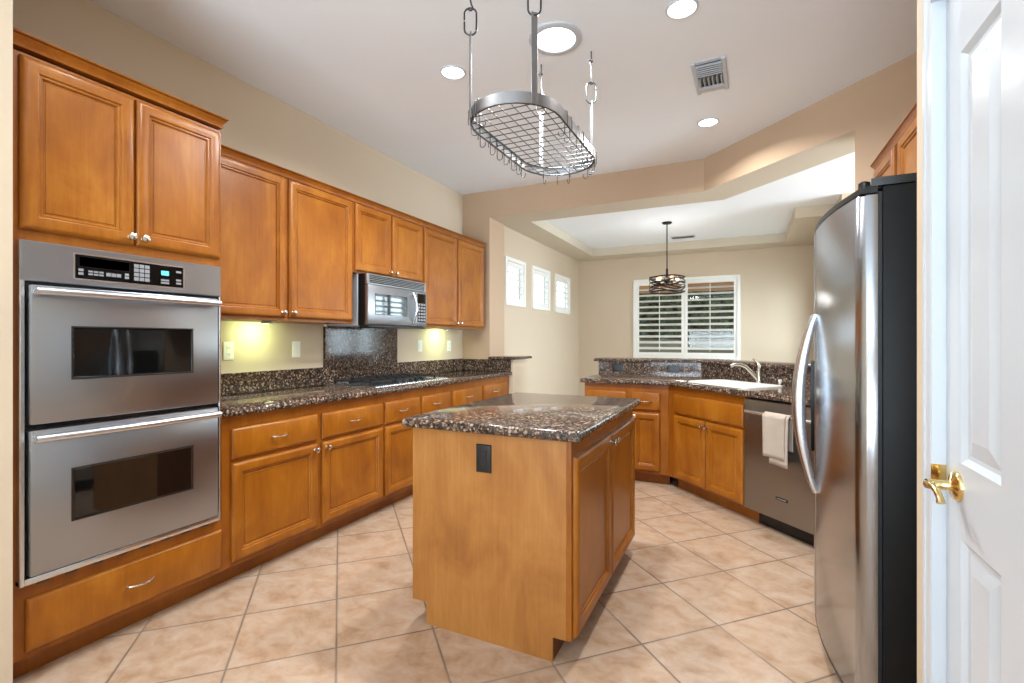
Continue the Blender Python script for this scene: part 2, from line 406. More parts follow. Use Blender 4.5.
def crown(x0, x1, yb, z, ret_l=True, ret_r=True):
    """small crown moulding along the front and its returns; z = top"""
    prof = [(0.0, 0.050), (0.006, 0.049), (0.007, 0.042), (0.003, 0.041), (0.004, 0.036), (0.010, 0.024), (0.018, 0.015), (0.020, 0.012), (0.013, 0.0115), (0.013, 0.009), (0.022, 0.008), (0.0255, 0.004), (0.0245, 0.0)]
    R = []
    for o, d in prof:
        a, b = x0 - (o if ret_l else 0), x1 + (o if ret_r else 0)
        R.append([(a, yb, z - d), (a, -o, z - d), (b, -o, z - d), (b, yb, z - d)])
    return MB().loops(R)
def wall_cabinet(label, loc, rz, w, depth, z0, z1, doors, group=None, ret=(False, False), split=None):
    t = thing('wall_cabinet', label, 'cabinet', loc, rz, group)
    obj('carcass', MB().box(0, w, 0.0, depth, z0, z1 - 0.045, 0.0015), M_frame, t, 30)
    obj('crown_molding', crown(0, w, depth, z1, *ret), M_frame, t, 30)
    for d in doors: add_door(t, *d)
    return t
def base_cabinet(name, label, loc, rz, w, depth, ztop, group=None, toe=(0, 0)):
    t = thing(name, label, 'cabinet', loc, rz, group)
    obj('carcass', MB().box(0, w, 0.0, depth, 0.095, ztop, 0.0015), M_frame, t, 30)
    obj('toe_kick', MB().box(0, w, 0.075, depth - 0.02, 0.0, 0.095), M_frame, t, 0)
    return t

L90 = PI / 2
XF = -2.378                        # face of tall and base cabinets on the left wall
XU = -2.66                         # face of the wall cabinets there
# tall oven cabinet
OY = 0.796; OWd = 0.786
oc = thing('oven_cabinet', 'tall honey maple cabinet that houses the double oven', 'cabinet', (XF, OY, 0), L90)
dp = XF - XL - 0.003
mb = MB().box(0, 0.019, 0.0205, dp, 0.095, 2.312).box(OWd - 0.019, OWd, 0.0205, dp, 0.095, 2.312).box(0.0195, OWd - 0.0195, dp - 0.012, dp, 0.095, 2.312).box(0.0195, OWd - 0.0195, 0.0225, dp - 0.0125, 1.640, 2.312).box(0.0195, OWd - 0.0195, 0.0225, dp - 0.0125, 0.095, 0.360)
mb.box(0, 0.028, 0, 0.022, 0.095, 2.312, 0.001).box(OWd - 0.028, OWd, 0, 0.022, 0.095, 2.312, 0.001).box(0.026, OWd - 0.026, 0, 0.022, 1.625, 2.312).box(0.026, OWd - 0.026, 0, 0.022, 0.095, 0.380)
obj('carcass', mb, M_frame, oc, 30)
obj('toe_kick', MB().box(0, OWd, 0.075, dp - 0.02, 0, 0.095), M_frame, oc, 0)
obj('crown_molding', crown(0, OWd, dp, 2.378, False, True), M_frame, oc, 30)
sx = 1.193 - OY
add_door(oc, 0.028, sx - 0.003, 1.668, 2.300, (sx - 0.024, 1.700)); add_door(oc, sx + 0.003, 0.772, 1.668, 2.300, (sx + 0.026, 1.700))
add_drawer(oc, 0.044, 0.781, 0.118, 0.312)
# wall cabinets
uw = dict(depth=XU - XL, z0=1.385, z1=2.357)
def U(y): return y - 1.588
wall_cabinet('tall two-door honey maple wall cabinet between the oven cabinet and the microwave', (XU, 1.588, 0), L90, 2.790 - 1.588, uw['depth'], 1.385, 2.357,
             [(0.030, U(2.186), 1.405, 2.300, (U(2.160), 1.437)), (U(2.212), U(2.772), 1.405, 2.300, (U(2.238), 1.437))], 'honey maple wall cabinets on the left wall')
wall_cabinet('short two-door honey maple wall cabinet above the microwave', (XU, 2.7905, 0), L90, 3.668 - 2.7905, uw['depth'], 1.775, 2.357,
             [(0.016, 0.424, 1.790, 2.300, (0.398, 1.822)), (0.446, 0.862, 1.790, 2.300, (0.474, 1.822))], 'honey maple wall cabinets on the left wall')
wall_cabinet('tall two-door honey maple wall cabinet right of the microwave', (XU, 3.6685, 0), L90, 4.822 - 3.6685, uw['depth'], 1.385, 2.357,
             [(0.018, 0.578, 1.405, 2.300, (0.552, 1.437)), (0.604, 1.142, 1.405, 2.300, (0.632, 1.437))], 'honey maple wall cabinets on the left wall', (False, True))
# base cabinets along the left wall
def B(y, o): return y - o
bases = [(1.583, 2.797, [(1.632, 2.186), (2.222, 2.782)], 'honey maple base cabinet with two drawers next to the double oven'),
         (2.7975, 3.7035, [(2.811, 3.226), (3.262, 3.682)], 'honey maple base cabinet under the cooktop'),
         (3.704, 4.905, [(3.730, 4.258), (4.300, 4.828)], 'honey maple base cabinet at the far end of the left counter')]
for a, b, ds, lab in bases:
    t = base_cabinet('base_cabinet', lab, (XF, a, 0), L90, b - a, dp - 0.003, 0.873, 'honey maple base cabinets on the left wall')
    for i, (p, q) in enumerate(ds):
        add_drawer(t, p - a, q - a, 0.648, 0.806)
        kx = (q - a - 0.028) if i == 0 else (p - a + 0.028)
        add_door(t, p - a, q - a, 0.120, 0.628, (kx, 0.594))

# ------------------------------------------------------------------ granite
EDGE = [(0.008, 0.0), (0.002, 0.10), (0.0, 0.35), (0.001, 0.6), (0.006, 0.85), (0.014, 1.0)]
def stone(name, mb, label, cat): return tag(obj(name, mb, M_gran, smooth=40), label, cat)
stone('granite_countertop', MB().slab([(XL + 0.002, 1.586), (XF + 0.036, 1.586), (XF + 0.036, YF - 0.003), (XL + 0.002, YF - 0.003)], 0.8735, 0.914, EDGE),
      'long brown granite countertop along the left wall', 'countertop')
stone('granite_backsplash', MB().box(XL, XL + 0.02, 1.588, 2.816, 0.9145, 1.05, 0.002), 'low granite backsplash strip between oven cabinet and cooktop panel', 'backsplash')
stone('granite_backsplash', MB().box(XL, XL + 0.022, 2.8165, 3.700, 0.9145, 1.372, 0.002), 'tall granite backsplash panel behind the cooktop', 'backsplash')
stone('granite_backsplash', MB().box(XL, XL + 0.02, 3.7005, YF - 0.0205, 0.9145, 1.05, 0.002), 'low granite backsplash strip right of the cooktop', 'backsplash')
stone('granite_backsplash', MB().box(XL + 0.001, -2.355, YF - 0.02, YF, 0.9145, 1.045, 0.002), 'low granite side splash at the end of the left counter', 'backsplash')
stone('granite_ledge', MB().slab([(XD + 0.002, YF - 0.045), (-2.285, YF - 0.045), (-2.285, YF + TH + 0.05), (XD + 0.002, YF + TH + 0.05)], 1.0465, 1.077, EDGE),
      'small granite ledge capping the half wall left of the passage', 'ledge')

# ------------------------------------------------------------------ double oven
ov = thing('double_oven', 'stainless steel built-in double wall oven', 'oven', (XF, 0.806, 0), L90)
ox0, ox1, oz0, oz1 = 0.010, 0.757, 0.366, 1.626
f = 0.016
mb = MB().box(ox0, ox0 + f, -0.028, 0.018, oz0, oz1, 0.003).box(ox1 - f + 0.006, ox1, -0.028, 0.018, oz0, oz1, 0.003)
mb.box(ox0, ox1, -0.026, 0.018, oz0, oz0 + 0.026, 0.006, 2)
obj('frame', mb, M_bright, ov, 40)
for i in range(8): obj('vent_slot', MB().box(ox0 + 0.05 + i * 0.086, ox0 + 0.085 + i * 0.086, -0.022, 0.0, oz0 - 0.006, oz0 + 0.001), M_iron, ov, 0)
obj('inner_housing', MB().box(ox0 + 0.022, ox1 - 0.014, -0.008, 0.0195, oz0 + 0.02, oz1 - 0.02), M_black, ov, 0)
cp = obj('control_panel', MB().box(ox0 + 0.001, ox1 - 0.001, -0.030, 0.018, 1.478, oz1, 0.003), M_steel, ov, 40)
obj('panel_glass', MB().rects(0.170, 0.574, 1.503, 1.597, [(0, 0.0), (0, 0.0015), (0.002, 0.002)], M=T(0, -0.030, 0)), M_pglass, cp, 0)
obj('panel_bezel', MB().rects(0.165, 0.579, 1.498, 1.602, [(0, 0.0), (0, 0.0012), (0.005, 0.0012)], True, False, T(0, -0.030, 0)), M_bright, cp, 0)
yy = -0.0325
BTN = [(0.180, 1.518, 0.016, 0.010), (0.180, 1.532, 0.016, 0.010), (0.338, 1.519, 0.015, 0.010), (0.338, 1.532, 0.015, 0.010), (0.290, 1.522, 0.016, 0.014), (0.308, 1.522, 0.016, 0.014), (0.272, 1.522, 0.016, 0.014)]
BTN += [(0.212 + k * 0.018, z, 0.015, 0.007) for k in range(3) for z in (1.520, 1.531)]
BTN += [(0.372 + c * 0.021, 1.516 + r * 0.0185, 0.018, 0.015) for r in range(4) for c in range(3)]
BTN += [(0.478, 1.514, 0.034, 0.008), (0.478, 1.526, 0.034, 0.008), (0.542, 1.517, 0.022, 0.009), (0.542, 1.531, 0.022, 0.009), (0.542, 1.569, 0.022, 0.009)]
for bx_, bz_, bw_, bh_ in BTN: obj('button', MB().box(bx_, bx_ + bw_, yy, yy + 0.002, bz_, bz_ + bh_), M_grey, cp, 0)
obj('display', MB().box(0.479, 0.511, yy, yy + 0.002, 1.552, 1.572), M_lcd, cp, 0)
obj('display_window', MB().rects(0.182, 0.356, 1.550, 1.590, [(0, 0.0), (0, 0.0008), (0.0008, 0.0008)], True, False, T(0, -0.032, 0)), M_iron, cp, 0)
def oven_door(z0, z1, wz0, wz1, hz):
    d0, d1 = 0.033, 0.730
    d = obj('oven_door', MB().box(d0, d1, -0.048, -0.006, z0, z1, 0.006, 2), M_steel, ov, 40)
    obj('door_window', MB().rects(0.156, 0.604, wz0, wz1, [(0, 0.0), (0, 0.003), (0.003, 0.0015), (0.006, 0.0012)], M=T(0, -0.0482, 0)), M_glassk, d, 0)
    obj('window_trim', MB().rects(0.151, 0.609, wz0 - 0.005, wz1 + 0.005, [(0, 0.0), (0, 0.002), (0.006, 0.002)], True, False, T(0, -0.0479, 0)), M_iron, d, 0)
    pts = [(0.038 + 0.682 * t, -0.075 - 0.012 * math.sin(PI * t), hz) for t in [i / 16 for i in range(17)]]
    hm = MB().tube(pts, 0.015, 12)
    for xx in (0.050, 0.708): hm.box(xx - 0.012, xx + 0.012, -0.078, -0.046, hz - 0.009, hz + 0.009, 0.003)
    obj('handle', hm, M_bright, d, 50)
oven_door(0.952, 1.464, 1.114, 1.311, 1.440)
oven_door(0.400, 0.932, 0.570, 0.766, 0.902)

# ------------------------------------------------------------------ microwave
mw = thing('microwave', 'stainless over-the-range microwave above the cooktop', 'microwave', (-2.57, 2.845, 0), L90)
mwW = 0.750
obj('case', MB().box(0, mwW, 0.09, 0.415, 1.374, 1.772, 0.003), M_caseg, mw, 40)
obj('case_collar', MB().box(0.002, mwW - 0.002, 0.024, 0.0895, 1.376, 1.770), M_blackpl, mw, 0)
obj('base_plate', MB().box(0.01, mwW - 0.01, -0.004, 0.088, 1.362, 1.3755, 0.003), M_blackpl, mw, 0)
vg = obj('vent_grille', MB().box(0, mwW, 0.0, 0.0235, 1.690, 1.772, 0.003), M_rack, mw, 40)
for i in range(5): obj('vent_slot', MB().box(0.028, mwW - 0.022, -0.001, 0.002, 1.702 + i * 0.0128, 1.7115 + i * 0.0128), M_black, vg, 0)
md = obj('microwave_door', MB().box(0, 0.585, -0.012, 0.0235, 1.384, 1.686, 0.005, 2), M_steel, mw, 40)
obj('door_window', MB().rects(0.075, 0.470, 1.460, 1.622, [(0, 0), (0, 0.003), (0.004, 0.0015)], M=T(0, -0.0122, 0)), M_glassk, md, 0)
hp = [(0.548, -0.016 - 0.040 * math.sin(PI * t), 1.405 + 0.262 * t) for t in [i / 12 for i in range(13)]]
obj('handle', MB().tube(hp, 0.010, 10), M_bright, md, 50)
mc = obj('control_panel', MB().box(0.588, mwW, -0.012, 0.0235, 1.384, 1.686, 0.005, 2), M_steel, mw, 40)
obj('keypad_panel', MB().rects(0.612, 0.730, 1.420, 1.668, [(0, 0), (0, 0.002), (0.002, 0.0025)], M=T(0, -0.012, 0)), M_glassk, mc, 0)
for r in range(6):
    for c in range(3): obj('button', MB().box(0.622 + c * 0.036, 0.648 + c * 0.036, -0.0165, -0.014, 1.430 + r * 0.027, 1.448 + r * 0.027), M_grey, mc, 0)

# ------------------------------------------------------------------ cooktop
CT = (-2.665, 3.245, 0.9145)
ct = thing('gas_cooktop', 'stainless gas cooktop with black iron grates in the granite counter', 'cooktop', CT, L90)
obj('steel_tray', MB().rects(-0.480, 0.480, -0.25, 0.255, [(0, 0), (0.001, 0.008), (0.012, 0.012), (0.03, 0.010)], M=RX(-PI / 2)), M_bright, ct, 40)
for i, (bx, by, br) in enumerate([(-0.30, -0.10, .045), (-0.30, 0.12, .036), (0.0, 0.02, .055), (0.29, -0.10, .036), (0.29, 0.12, .045)]):
    obj('burner', MB().lathe([(br * 1.3, 0.010), (br * 1.3, 0.014), (br, 0.016), (br, 0.024), (br * 0.92, 0.028), (0.004, 0.029)], 20, T(bx, by, 0)), M_cast, ct, 40)
for gx in (-0.285, 0.0, 0.285):
    mb = MB(); w = 0.136; z = 0.040
    for yy in (-0.155, 0.215): mb.box(gx - w, gx + w, yy - 0.006, yy + 0.006, z - 0.010, z, 0.002)
    for xx in (-w + 0.006, w - 0.006): mb.box(gx + xx - 0.006, gx + xx + 0.006, -0.155, 0.215, z - 0.010, z, 0.002)
    for yy in (-0.07, 0.03, 0.13): mb.box(gx - w, gx + w, yy - 0.005, yy + 0.005, z - 0.008, z + 0.002, 0.002)
    for xx in (-0.045, 0.045): mb.box(gx + xx - 0.005, gx + xx + 0.005, -0.155, 0.215, z - 0.008, z + 0.002, 0.002)
    for xx in (-w + 0.006, w - 0.006):
        for yy in (-0.145, 0.205): mb.box(gx + xx - 0.007, gx + xx + 0.007, yy - 0.007, yy + 0.007, 0.010, z)
    obj('grate', mb, M_cast, ct, 30)
for i in range(5):
    obj('knob', MB().lathe([(0.018, 0.011), (0.018, 0.018), (0.015, 0.032), (0.012, 0.034), (0.001, 0.034)], 16, T(-0.17 + i * 0.085, -0.198, 0)), M_blackpl, ct, 40)

# ------------------------------------------------------------------ outlets and switches
def wall_plate(name, label, loc, rz, mat, kind='duplex', w=0.072, h=0.118, roll=0.0, group=None):
    t = thing(name, label, 'outlet' if kind == 'duplex' else 'switch', loc, rz, group)
    t.rotation_euler = (0, roll, rz)
    p = obj('cover_plate', MB().rects(-w / 2, w / 2, -h / 2, h / 2, [(0, 0.0), (0, 0.003), (0.003, 0.006), (0.006, 0.0065)]), mat, t, 30)
    if kind == 'duplex':
        for s in (-0.021, 0.021):
            q = obj('receptacle', MB().rects(-0.017, 0.017, s - 0.014, s + 0.014, [(0, 0.0), (0, 0.002), (0.001, 0.0025)], M=T(0, -0.0064, 0)), mat, t, 0)
            obj('slot', MB().box(-0.008, -0.0055, -0.0095, -0.0085, s - 0.004, s + 0.006).box(0.0055, 0.008, -0.0095, -0.0085, s - 0.004, s + 0.006).box(-0.002, 0.002, -0.0095, -0.0085, s - 0.010, s - 0.006), M_iron, q, 0)
    else:
        obj('rocker', MB().rects(-0.017, 0.017, -0.033, 0.033, [(0, 0.0), (0, 0.003), (0.002, 0.005)], M=T(0, -0.0064, 0)), mat, t, 0)
    return t
G = 'white wall plates above the left counter'
wall_plate('wall_outlet', 'white outlet on the wall nearest the double oven', (XL, 2.035, 1.193), L90, M_plastic, group=G)
wall_plate('light_switch', 'white rocker switch left of the granite panel behind the cooktop', (XL, 2.560, 1.195), L90, M_plastic, 'rocker', group=G)
wall_plate('light_switch', 'white rocker switch right of the microwave, under the last wall cabinet', (XL, 4.085, 1.205), L90, M_plastic, 'rocker', group=G)
wall_plate('wall_outlet', 'white outlet in the far corner of the left wall', (XL, 4.625, 1.200), L90, M_plastic, group=G)

# ------------------------------------------------------------------ island
IX0, IX1, IY0, IY1 = -1.350, -0.600, 1.790, 2.925
isl = thing('kitchen_island', 'free-standing honey maple island cabinet in the middle of the floor', 'island', ((IX0 + IX1) / 2, (IY0 + IY1) / 2, 0))
cx, cy = (IX0 + IX1) / 2, (IY0 + IY1) / 2; hw, hd = (IX1 - IX0) / 2, (IY1 - IY0) / 2
obj('carcass', MB().box(-hw, hw - 0.019, -hd + 0.012, hd, 0.096, 0.8735, 0.001), M_panel, isl, 30)
obj('face_frame', MB().box(hw - 0.019, hw, -hd + 0.0005, hd, 0.096, 0.8735, 0.001), M_frame, isl, 30)
prof = [(-hw, 0.096), (-hw + 0.075, 0.096), (-hw + 0.075, 0.0), (hw - 0.077, 0.0), (hw - 0.077, 0.096), (hw - 0.0195, 0.096), (hw - 0.0195, 0.8735), (-hw, 0.8735)]
obj('end_panel', MB().loops([[(x, -hd, z) for x, z in prof], [(x, -hd + 0.012, z) for x, z in prof]]), M_panel, isl, 0)
obj('toe_kick', MB().box(-hw + 0.076, hw - 0.078, -hd + 0.0125, hd - 0.02, 0, 0.0955), M_toe, isl, 0)
sp = 2.349 - cy
for k, (a, b, kk) in enumerate([(1.808 - cy, sp - 0.004, sp - 0.030), (sp + 0.004, 2.902 - cy, sp + 0.030)]):
    d = obj('door', MB().rects(a, b, 0.105, 0.806, DOOR, M=T(hw, 0, 0) @ RZ(L90)), M_wood, isl, 28)
    obj('knob', knob_mb(), M_chrome, d, 40, (hw + 0.0195, kk, 0.772), (0, 0, L90))
stone('granite_countertop', MB().slab([(IX0 - 0.036, IY0 - 0.036), (IX1 + 0.044, IY0 - 0.036), (IX1 + 0.044, IY1 + 0.03), (IX0 - 0.036, IY1 + 0.03)], 0.8735, 0.914, EDGE),
      'brown granite slab on top of the kitchen island', 'countertop')
wall_plate('wall_outlet', 'black outlet on the end panel of the island', (-0.984, IY0, 0.766), 0, M_blackpl)

# ------------------------------------------------------------------ peninsula: straight run, diagonal sink run
PY, DS = 4.365, 3.779                 # straight face y; diagonal face x + y
KC = (DS - PY, PY)                    # inner corner of the faces
D45 = -PI / 4
def dg(a, b): return (KC[0] + (a + b) * r2, KC[1] + (b - a) * r2)
pen = base_cabinet('base_cabinet', 'honey maple base cabinet at the left end of the sink counter', (-1.335, PY, 0), 0, KC[0] + 1.335, 0.55, 0.873)
def q(x): return x + 1.335
add_drawer(pen, q(-1.300), q(-0.945), 0.650, 0.806); add_drawer(pen, q(-0.897), q(-0.655), 0.650, 0.806)
add_door(pen, q(-1.300), q(-0.945), 0.120, 0.628, (q(-0.972), 0.594)); add_door(pen, q(-0.897), q(-0.655), 0.120, 0.628, (q(-0.870), 0.594))
snk = thing('sink_base_cabinet', 'honey maple diagonal cabinet under the white sink', 'cabinet', (KC[0], KC[1], 0), D45)
obj('carcass', MB().prism([(0.001, 0), (0.842, 0), (0.842, 0.56), (0.235, 0.56)], 0.095, 0.60).box(0.001, 0.842, 0.0, 0.02, 0.60, 0.873), M_frame, snk, 0)
obj('toe_kick', MB().prism([(0.035, 0.075), (0.896, 0.075), (0.842, 0.50), (0.22, 0.50)], 0, 0.0945), M_frame, snk, 0)
add_drawer(snk, 0.088, 0.832, 0.650, 0.808, False)
add_door(snk, 0.088, 0.456, 0.108, 0.632, (0.432, 0.598)); add_door(snk, 0.462, 0.832, 0.108, 0.632, (0.486, 0.598))
# granite top of the peninsula with a hole for the sink: built from strips round the basin
o45 = 0.036
cA = (-1.368, PY - o45); 
kk = (DS - o45 * math.sqrt(2)) - (PY - o45)
pts_front = [cA, (kk, PY - o45), dg(1.560, -o45)]
far = YF + 0.0
def wl(a): # point on the half wall's diagonal kitchen face
    b = ((YF + KX + 0.018) - DS) * r2 - 0.001
    return dg(a, b)
bw = ((YF + KX + 0.018) - DS) * r2 - 0.022
S0, S1, SB0, SB1 = 0.170, 0.765, 0.075, 0.415
mb = MB()
kcorn = (KX - 0.02, YF - 0.001)
acn = ((kcorn[0] - KC[0]) - (kcorn[1] - KC[1])) * r2
hole = [dg(S0, SB0), dg(S1, SB0), dg(S1, SB1), dg(S0, SB1)]
outer_front = pts_front
# one slab: outline with edge profile, then the hole cut as a bridge (two polygons sharing a seam)
def slab2(poly, flags):
    mb.slab(poly, 0.8735, 0.914, flags)
left_poly = [cA, (kk, PY - o45), dg(S0, -o45 ), dg(S0, SB0), dg(S0, SB1), dg(S0, bw), kcorn, (-1.368, YF - 0.001)]
FLAT = [(0, 0), (0, 1)]
def edge_poly(P, nf):
    """profiled only along the first nf edges (open front)"""
    R = []
    n = len(P)
    for d, fz in EDGE:
        I = inset(P, d); row = []
        for i, p in enumerate(P):
            if i == 0:
                # slide along the closing edge
                e = (Vector(P[-1]) - Vector(P[0])).normalized(); row.append(tuple(Vector(P[0]) + e * d) if nf < n else I[0])
            elif i < nf: row.append(I[i])
            elif i == nf:
                e = (Vector(P[nf + 1]) - Vector(P[nf])).normalized(); row.append(tuple(Vector(P[nf]) + e * d))
            else: row.append(p)
        R.append([(x, y, 0.8735 + fz * 0.0405) for x, y in row])
    mb.loops(R)
edge_poly([(-1.368, YF - 0.001), cA, (kk, PY - o45), dg(S0, -o45), dg(S0, bw), kcorn], 3)
edge_poly([dg(S0, -o45), dg(S1, -o45), dg(S1, SB0), dg(S0, SB0)], 1)
mb.prism([dg(S0, SB1), dg(S1, SB1), dg(S1, bw), dg(S0, bw)], 0.8735, 0.914)
edge_poly([dg(S1, -o45), dg(1.56, -o45), (1.08, 3.02), (1.08, 3.47), dg(1.40, bw), dg(S1, bw)], 1)
stone('granite_countertop', mb, 'angled brown granite countertop around the white sink', 'countertop')
mb = MB().box(pxl, KX - 0.025, YF, YF + 0.0195, 0.9145, 1.045)
stone('granite_backsplash', mb, 'granite splash facing the straight left part of the bar', 'backsplash')
L1 = dg(1.40, 0)
p0 = (KX - 0.018, YF + 0.0195); p1 = (0.660, YF + KX - 0.640 - 0.001)
n45 = 0.0195 * math.sqrt(2)
stone('granite_backsplash', MB().prism([(KX - 0.024, YF + 0.0), (0.660, YF + KX - 0.660 - 0.024), (0.674, YF + KX - 0.660 - 0.010), (KX - 0.010, YF + 0.0195)], 0.9145, 1.045),
      'granite splash on the diagonal behind the sink and faucet', 'backsplash')
led = [(pxl - 0.045, YF - 0.03), (KX - 0.035, YF - 0.03), (0.640, YF + KX - 0.675 - 0.025), (0.640 + 0.36 * r2, YF + KX - 0.700 + 0.36 * r2), (KX + 0.12, YF + 0.34), (pxl - 0.045, YF + 0.34)]
stone('granite_ledge', MB().slab(led, 1.0465, 1.077, EDGE), 'long raised granite bar ledge above the sink counter', 'ledge')
wall_plate('wall_outlet', 'black outlet near the left end of the bar splash', (-1.155, YF, 0.985), 0, M_blackpl, roll=PI / 2, group='black outlets on the bar splash', w=0.066, h=0.112)
wall_plate('wall_outlet', 'black outlet on the bar splash left of the diagonal corner', (-0.615, YF, 0.985), 0, M_blackpl, roll=PI / 2, group='black outlets on the bar splash', w=0.066, h=0.112)
# sink
sk = thing('kitchen_sink', 'white drop-in kitchen sink in the diagonal counter', 'sink', (KC[0], KC[1], 0.914), D45)
mb = MB()
def rrect(x0, x1, y0, y1, r, z, n=5):
    P = []
    for (ccx, ccy, a0) in ((x1 - r, y1 - r, 0), (x0 + r, y1 - r, PI / 2), (x0 + r, y0 + r, PI), (x1 - r, y0 + r, 1.5 * PI)):
        for i in range(n + 1):
            a = a0 + PI / 2 * i / n; P.append((ccx + r * math.cos(a), ccy + r * math.sin(a), z))
    return P
rim = [rrect(S0 - 0.022, S1 + 0.022, SB0 - 0.02, SB1 + 0.025, 0.05, 0.0005), rrect(S0 - 0.020, S1 + 0.020, SB0 - 0.018, SB1 + 0.023, 0.05, 0.010), rrect(S0 - 0.008, S1 + 0.008, SB0 - 0.006, SB1 + 0.014, 0.045, 0.014),
       rrect(S0 + 0.012, S1 - 0.012, SB0 + 0.012, SB1 - 0.015, 0.04, 0.010), rrect(S0 + 0.018, S1 - 0.018, SB0 + 0.018, SB1 - 0.022, 0.04, -0.02), rrect(S0 + 0.03, S1 - 0.03, SB0 + 0.03, SB1 - 0.035, 0.05, -0.19)]
obj('basin', MB().loops(rim, False, True), M_sink, sk, 50)
obj('drain', MB().lathe([(0.045, 0.0), (0.045, 0.004), (0.03, 0.005), (0.002, 0.003)], 20, T(0.46, 0.27, -0.189)), M_chrome, sk, 40)
fc = thing('kitchen_faucet', 'brushed nickel single-lever faucet behind the sink', 'faucet', dg(0.500, 0.482) + (0.914,), D45)
obj('base', MB().lathe([(0.030, 0), (0.030, 0.006), (0.024, 0.012), (0.022, 0.05), (0.022, 0.085), (0.018, 0.10)], 20), M_nick, fc, 40)
pts = [(0, 0, 0.02), (-0.028, -0.04, 0.085), (-0.055, -0.08, 0.135), (-0.08, -0.115, 0.152), (-0.105, -0.15, 0.152), (-0.12, -0.17, 0.138)]
obj('spout', MB().tube(pts, [0.017, 0.016, 0.014, 0.014, 0.015, 0.016], 12), M_nick, fc, 50)
obj('lever', MB().tube([(0, 0, 0.095), (0.002, 0.0, 0.14), (-0.012, 0.0, 0.165), (-0.035, 0.0, 0.185), (-0.06, 0.0, 0.196)], [0.017, 0.015, 0.010, 0.007, 0.006], 10), M_nick, fc, 50)
sr = thing('side_sprayer', 'small white sprayer right of the faucet', 'sprayer', dg(0.690, 0.490) + (0.914,), D45)
obj('holder', MB().lathe([(0.020, 0), (0.019, 0.005), (0.012, 0.010), (0.011, 0.018)], 16), M_nick, sr, 40)
obj('spray_head', MB().lathe([(0.009, 0.017), (0.010, 0.026), (0.014, 0.038), (0.013, 0.046), (0.008, 0.050), (0.001, 0.051)], 16), M_sink, sr, 40)
# dishwasher and towel
dw = thing('dishwasher', 'stainless dishwasher under the diagonal counter', 'dishwasher', dg(0.850, 0) + (0,), D45)
obj('door', MB().box(0, 0.600, -0.022, 0.03, 0.105, 0.858, 0.005, 2), M_dw, dw, 40)
obj('tub', MB().box(0.004, 0.596, 0.0305, 0.50, 0.10, 0.868), M_blackpl, dw, 0)
obj('toe_kick', MB().box(0.05, 0.600, 0.062, 0.40, 0.002, 0.0995), M_black, dw, 0)
hm = MB().tube([(0.040 + 0.52 * t, -0.052 - 0.012 * math.sin(PI * t), 0.778) for t in [i / 12 for i in range(13)]], 0.011, 10)
for xx in (0.055, 0.545): hm.box(xx - 0.010, xx + 0.010, -0.056, -0.021, 0.771, 0.785, 0.002)
obj('handle', hm, M_bright, dw, 50)
bd = obj('badge', MB().box(0.262, 0.352, -0.0245, -0.0215, 0.238, 0.256, 0.001), M_blackpl, dw, 0)
obj('badge_lettering', MB().box(0.272, 0.342, -0.0252, -0.0244, 0.2445, 0.2495), M_grey, bd, 0)
tw = thing('dish_towel', 'beige towel draped over the dishwasher handle', 'towel', dg(0.850, 0) + (0,), D45)
def towel(x0, x1, zb_f, zb_b, bulge, nm, seedx):
    mb = MB(); nx, ny = 14, 26; rows = []
    for j in range(ny + 1):
        t = j / ny; row = []
        for i in range(nx + 1):
            s = i / nx; x = x0 + (x1 - x0) * s
            if t < 0.46: z = zb_f + (0.788 - zb_f) * (t / 0.46); y = -0.086 - bulge
            elif t < 0.54:
                a = (t - 0.46) / 0.08 * PI; z = 0.780 + 0.018 * math.sin(a); y = -0.064 - (0.022 + bulge) * math.cos(a)
            else: z = 0.788 - (0.788 - zb_b) * ((t - 0.54) / 0.46); y = -0.042 + 0.006 * (t - 0.54)
            wv = 0.003 * math.sin(s * 6 + seedx) * min(1, abs(t - 0.5) * 3)
            x += 0.010 * (0.5 - s) * (1 - min(1, abs(t - 0.5) * 3)) * -1
            row.append((x, y - wv * (1 if t < 0.5 else 0.4), z + 0.004 * math.sin(s * 3 + seedx) * (1 if t < 0.2 else 0)))
        rows.append(row)
    mb.loops(rows, False, False, closed=False)
    o = obj(nm, mb, M_cloth, tw, 60)
    md_ = o.modifiers.new('thickness', 'SOLIDIFY'); md_.thickness = 0.004; md_.offset = 0.0
    return o
towel(0.225, 0.385, 0.515, 0.600, 0.004, 'front_fold', 0.4)
towel(0.270, 0.405, 0.475, 0.570, -0.003, 'back_fold', 2.0)

# ------------------------------------------------------------------ refrigerator
FY0, FY1 = 1.85, 2.770
fr = thing('refrigerator', 'tall stainless side-by-side refrigerator with black sides', 'refrigerator', (0.33, FY1, 0), -PI / 2)
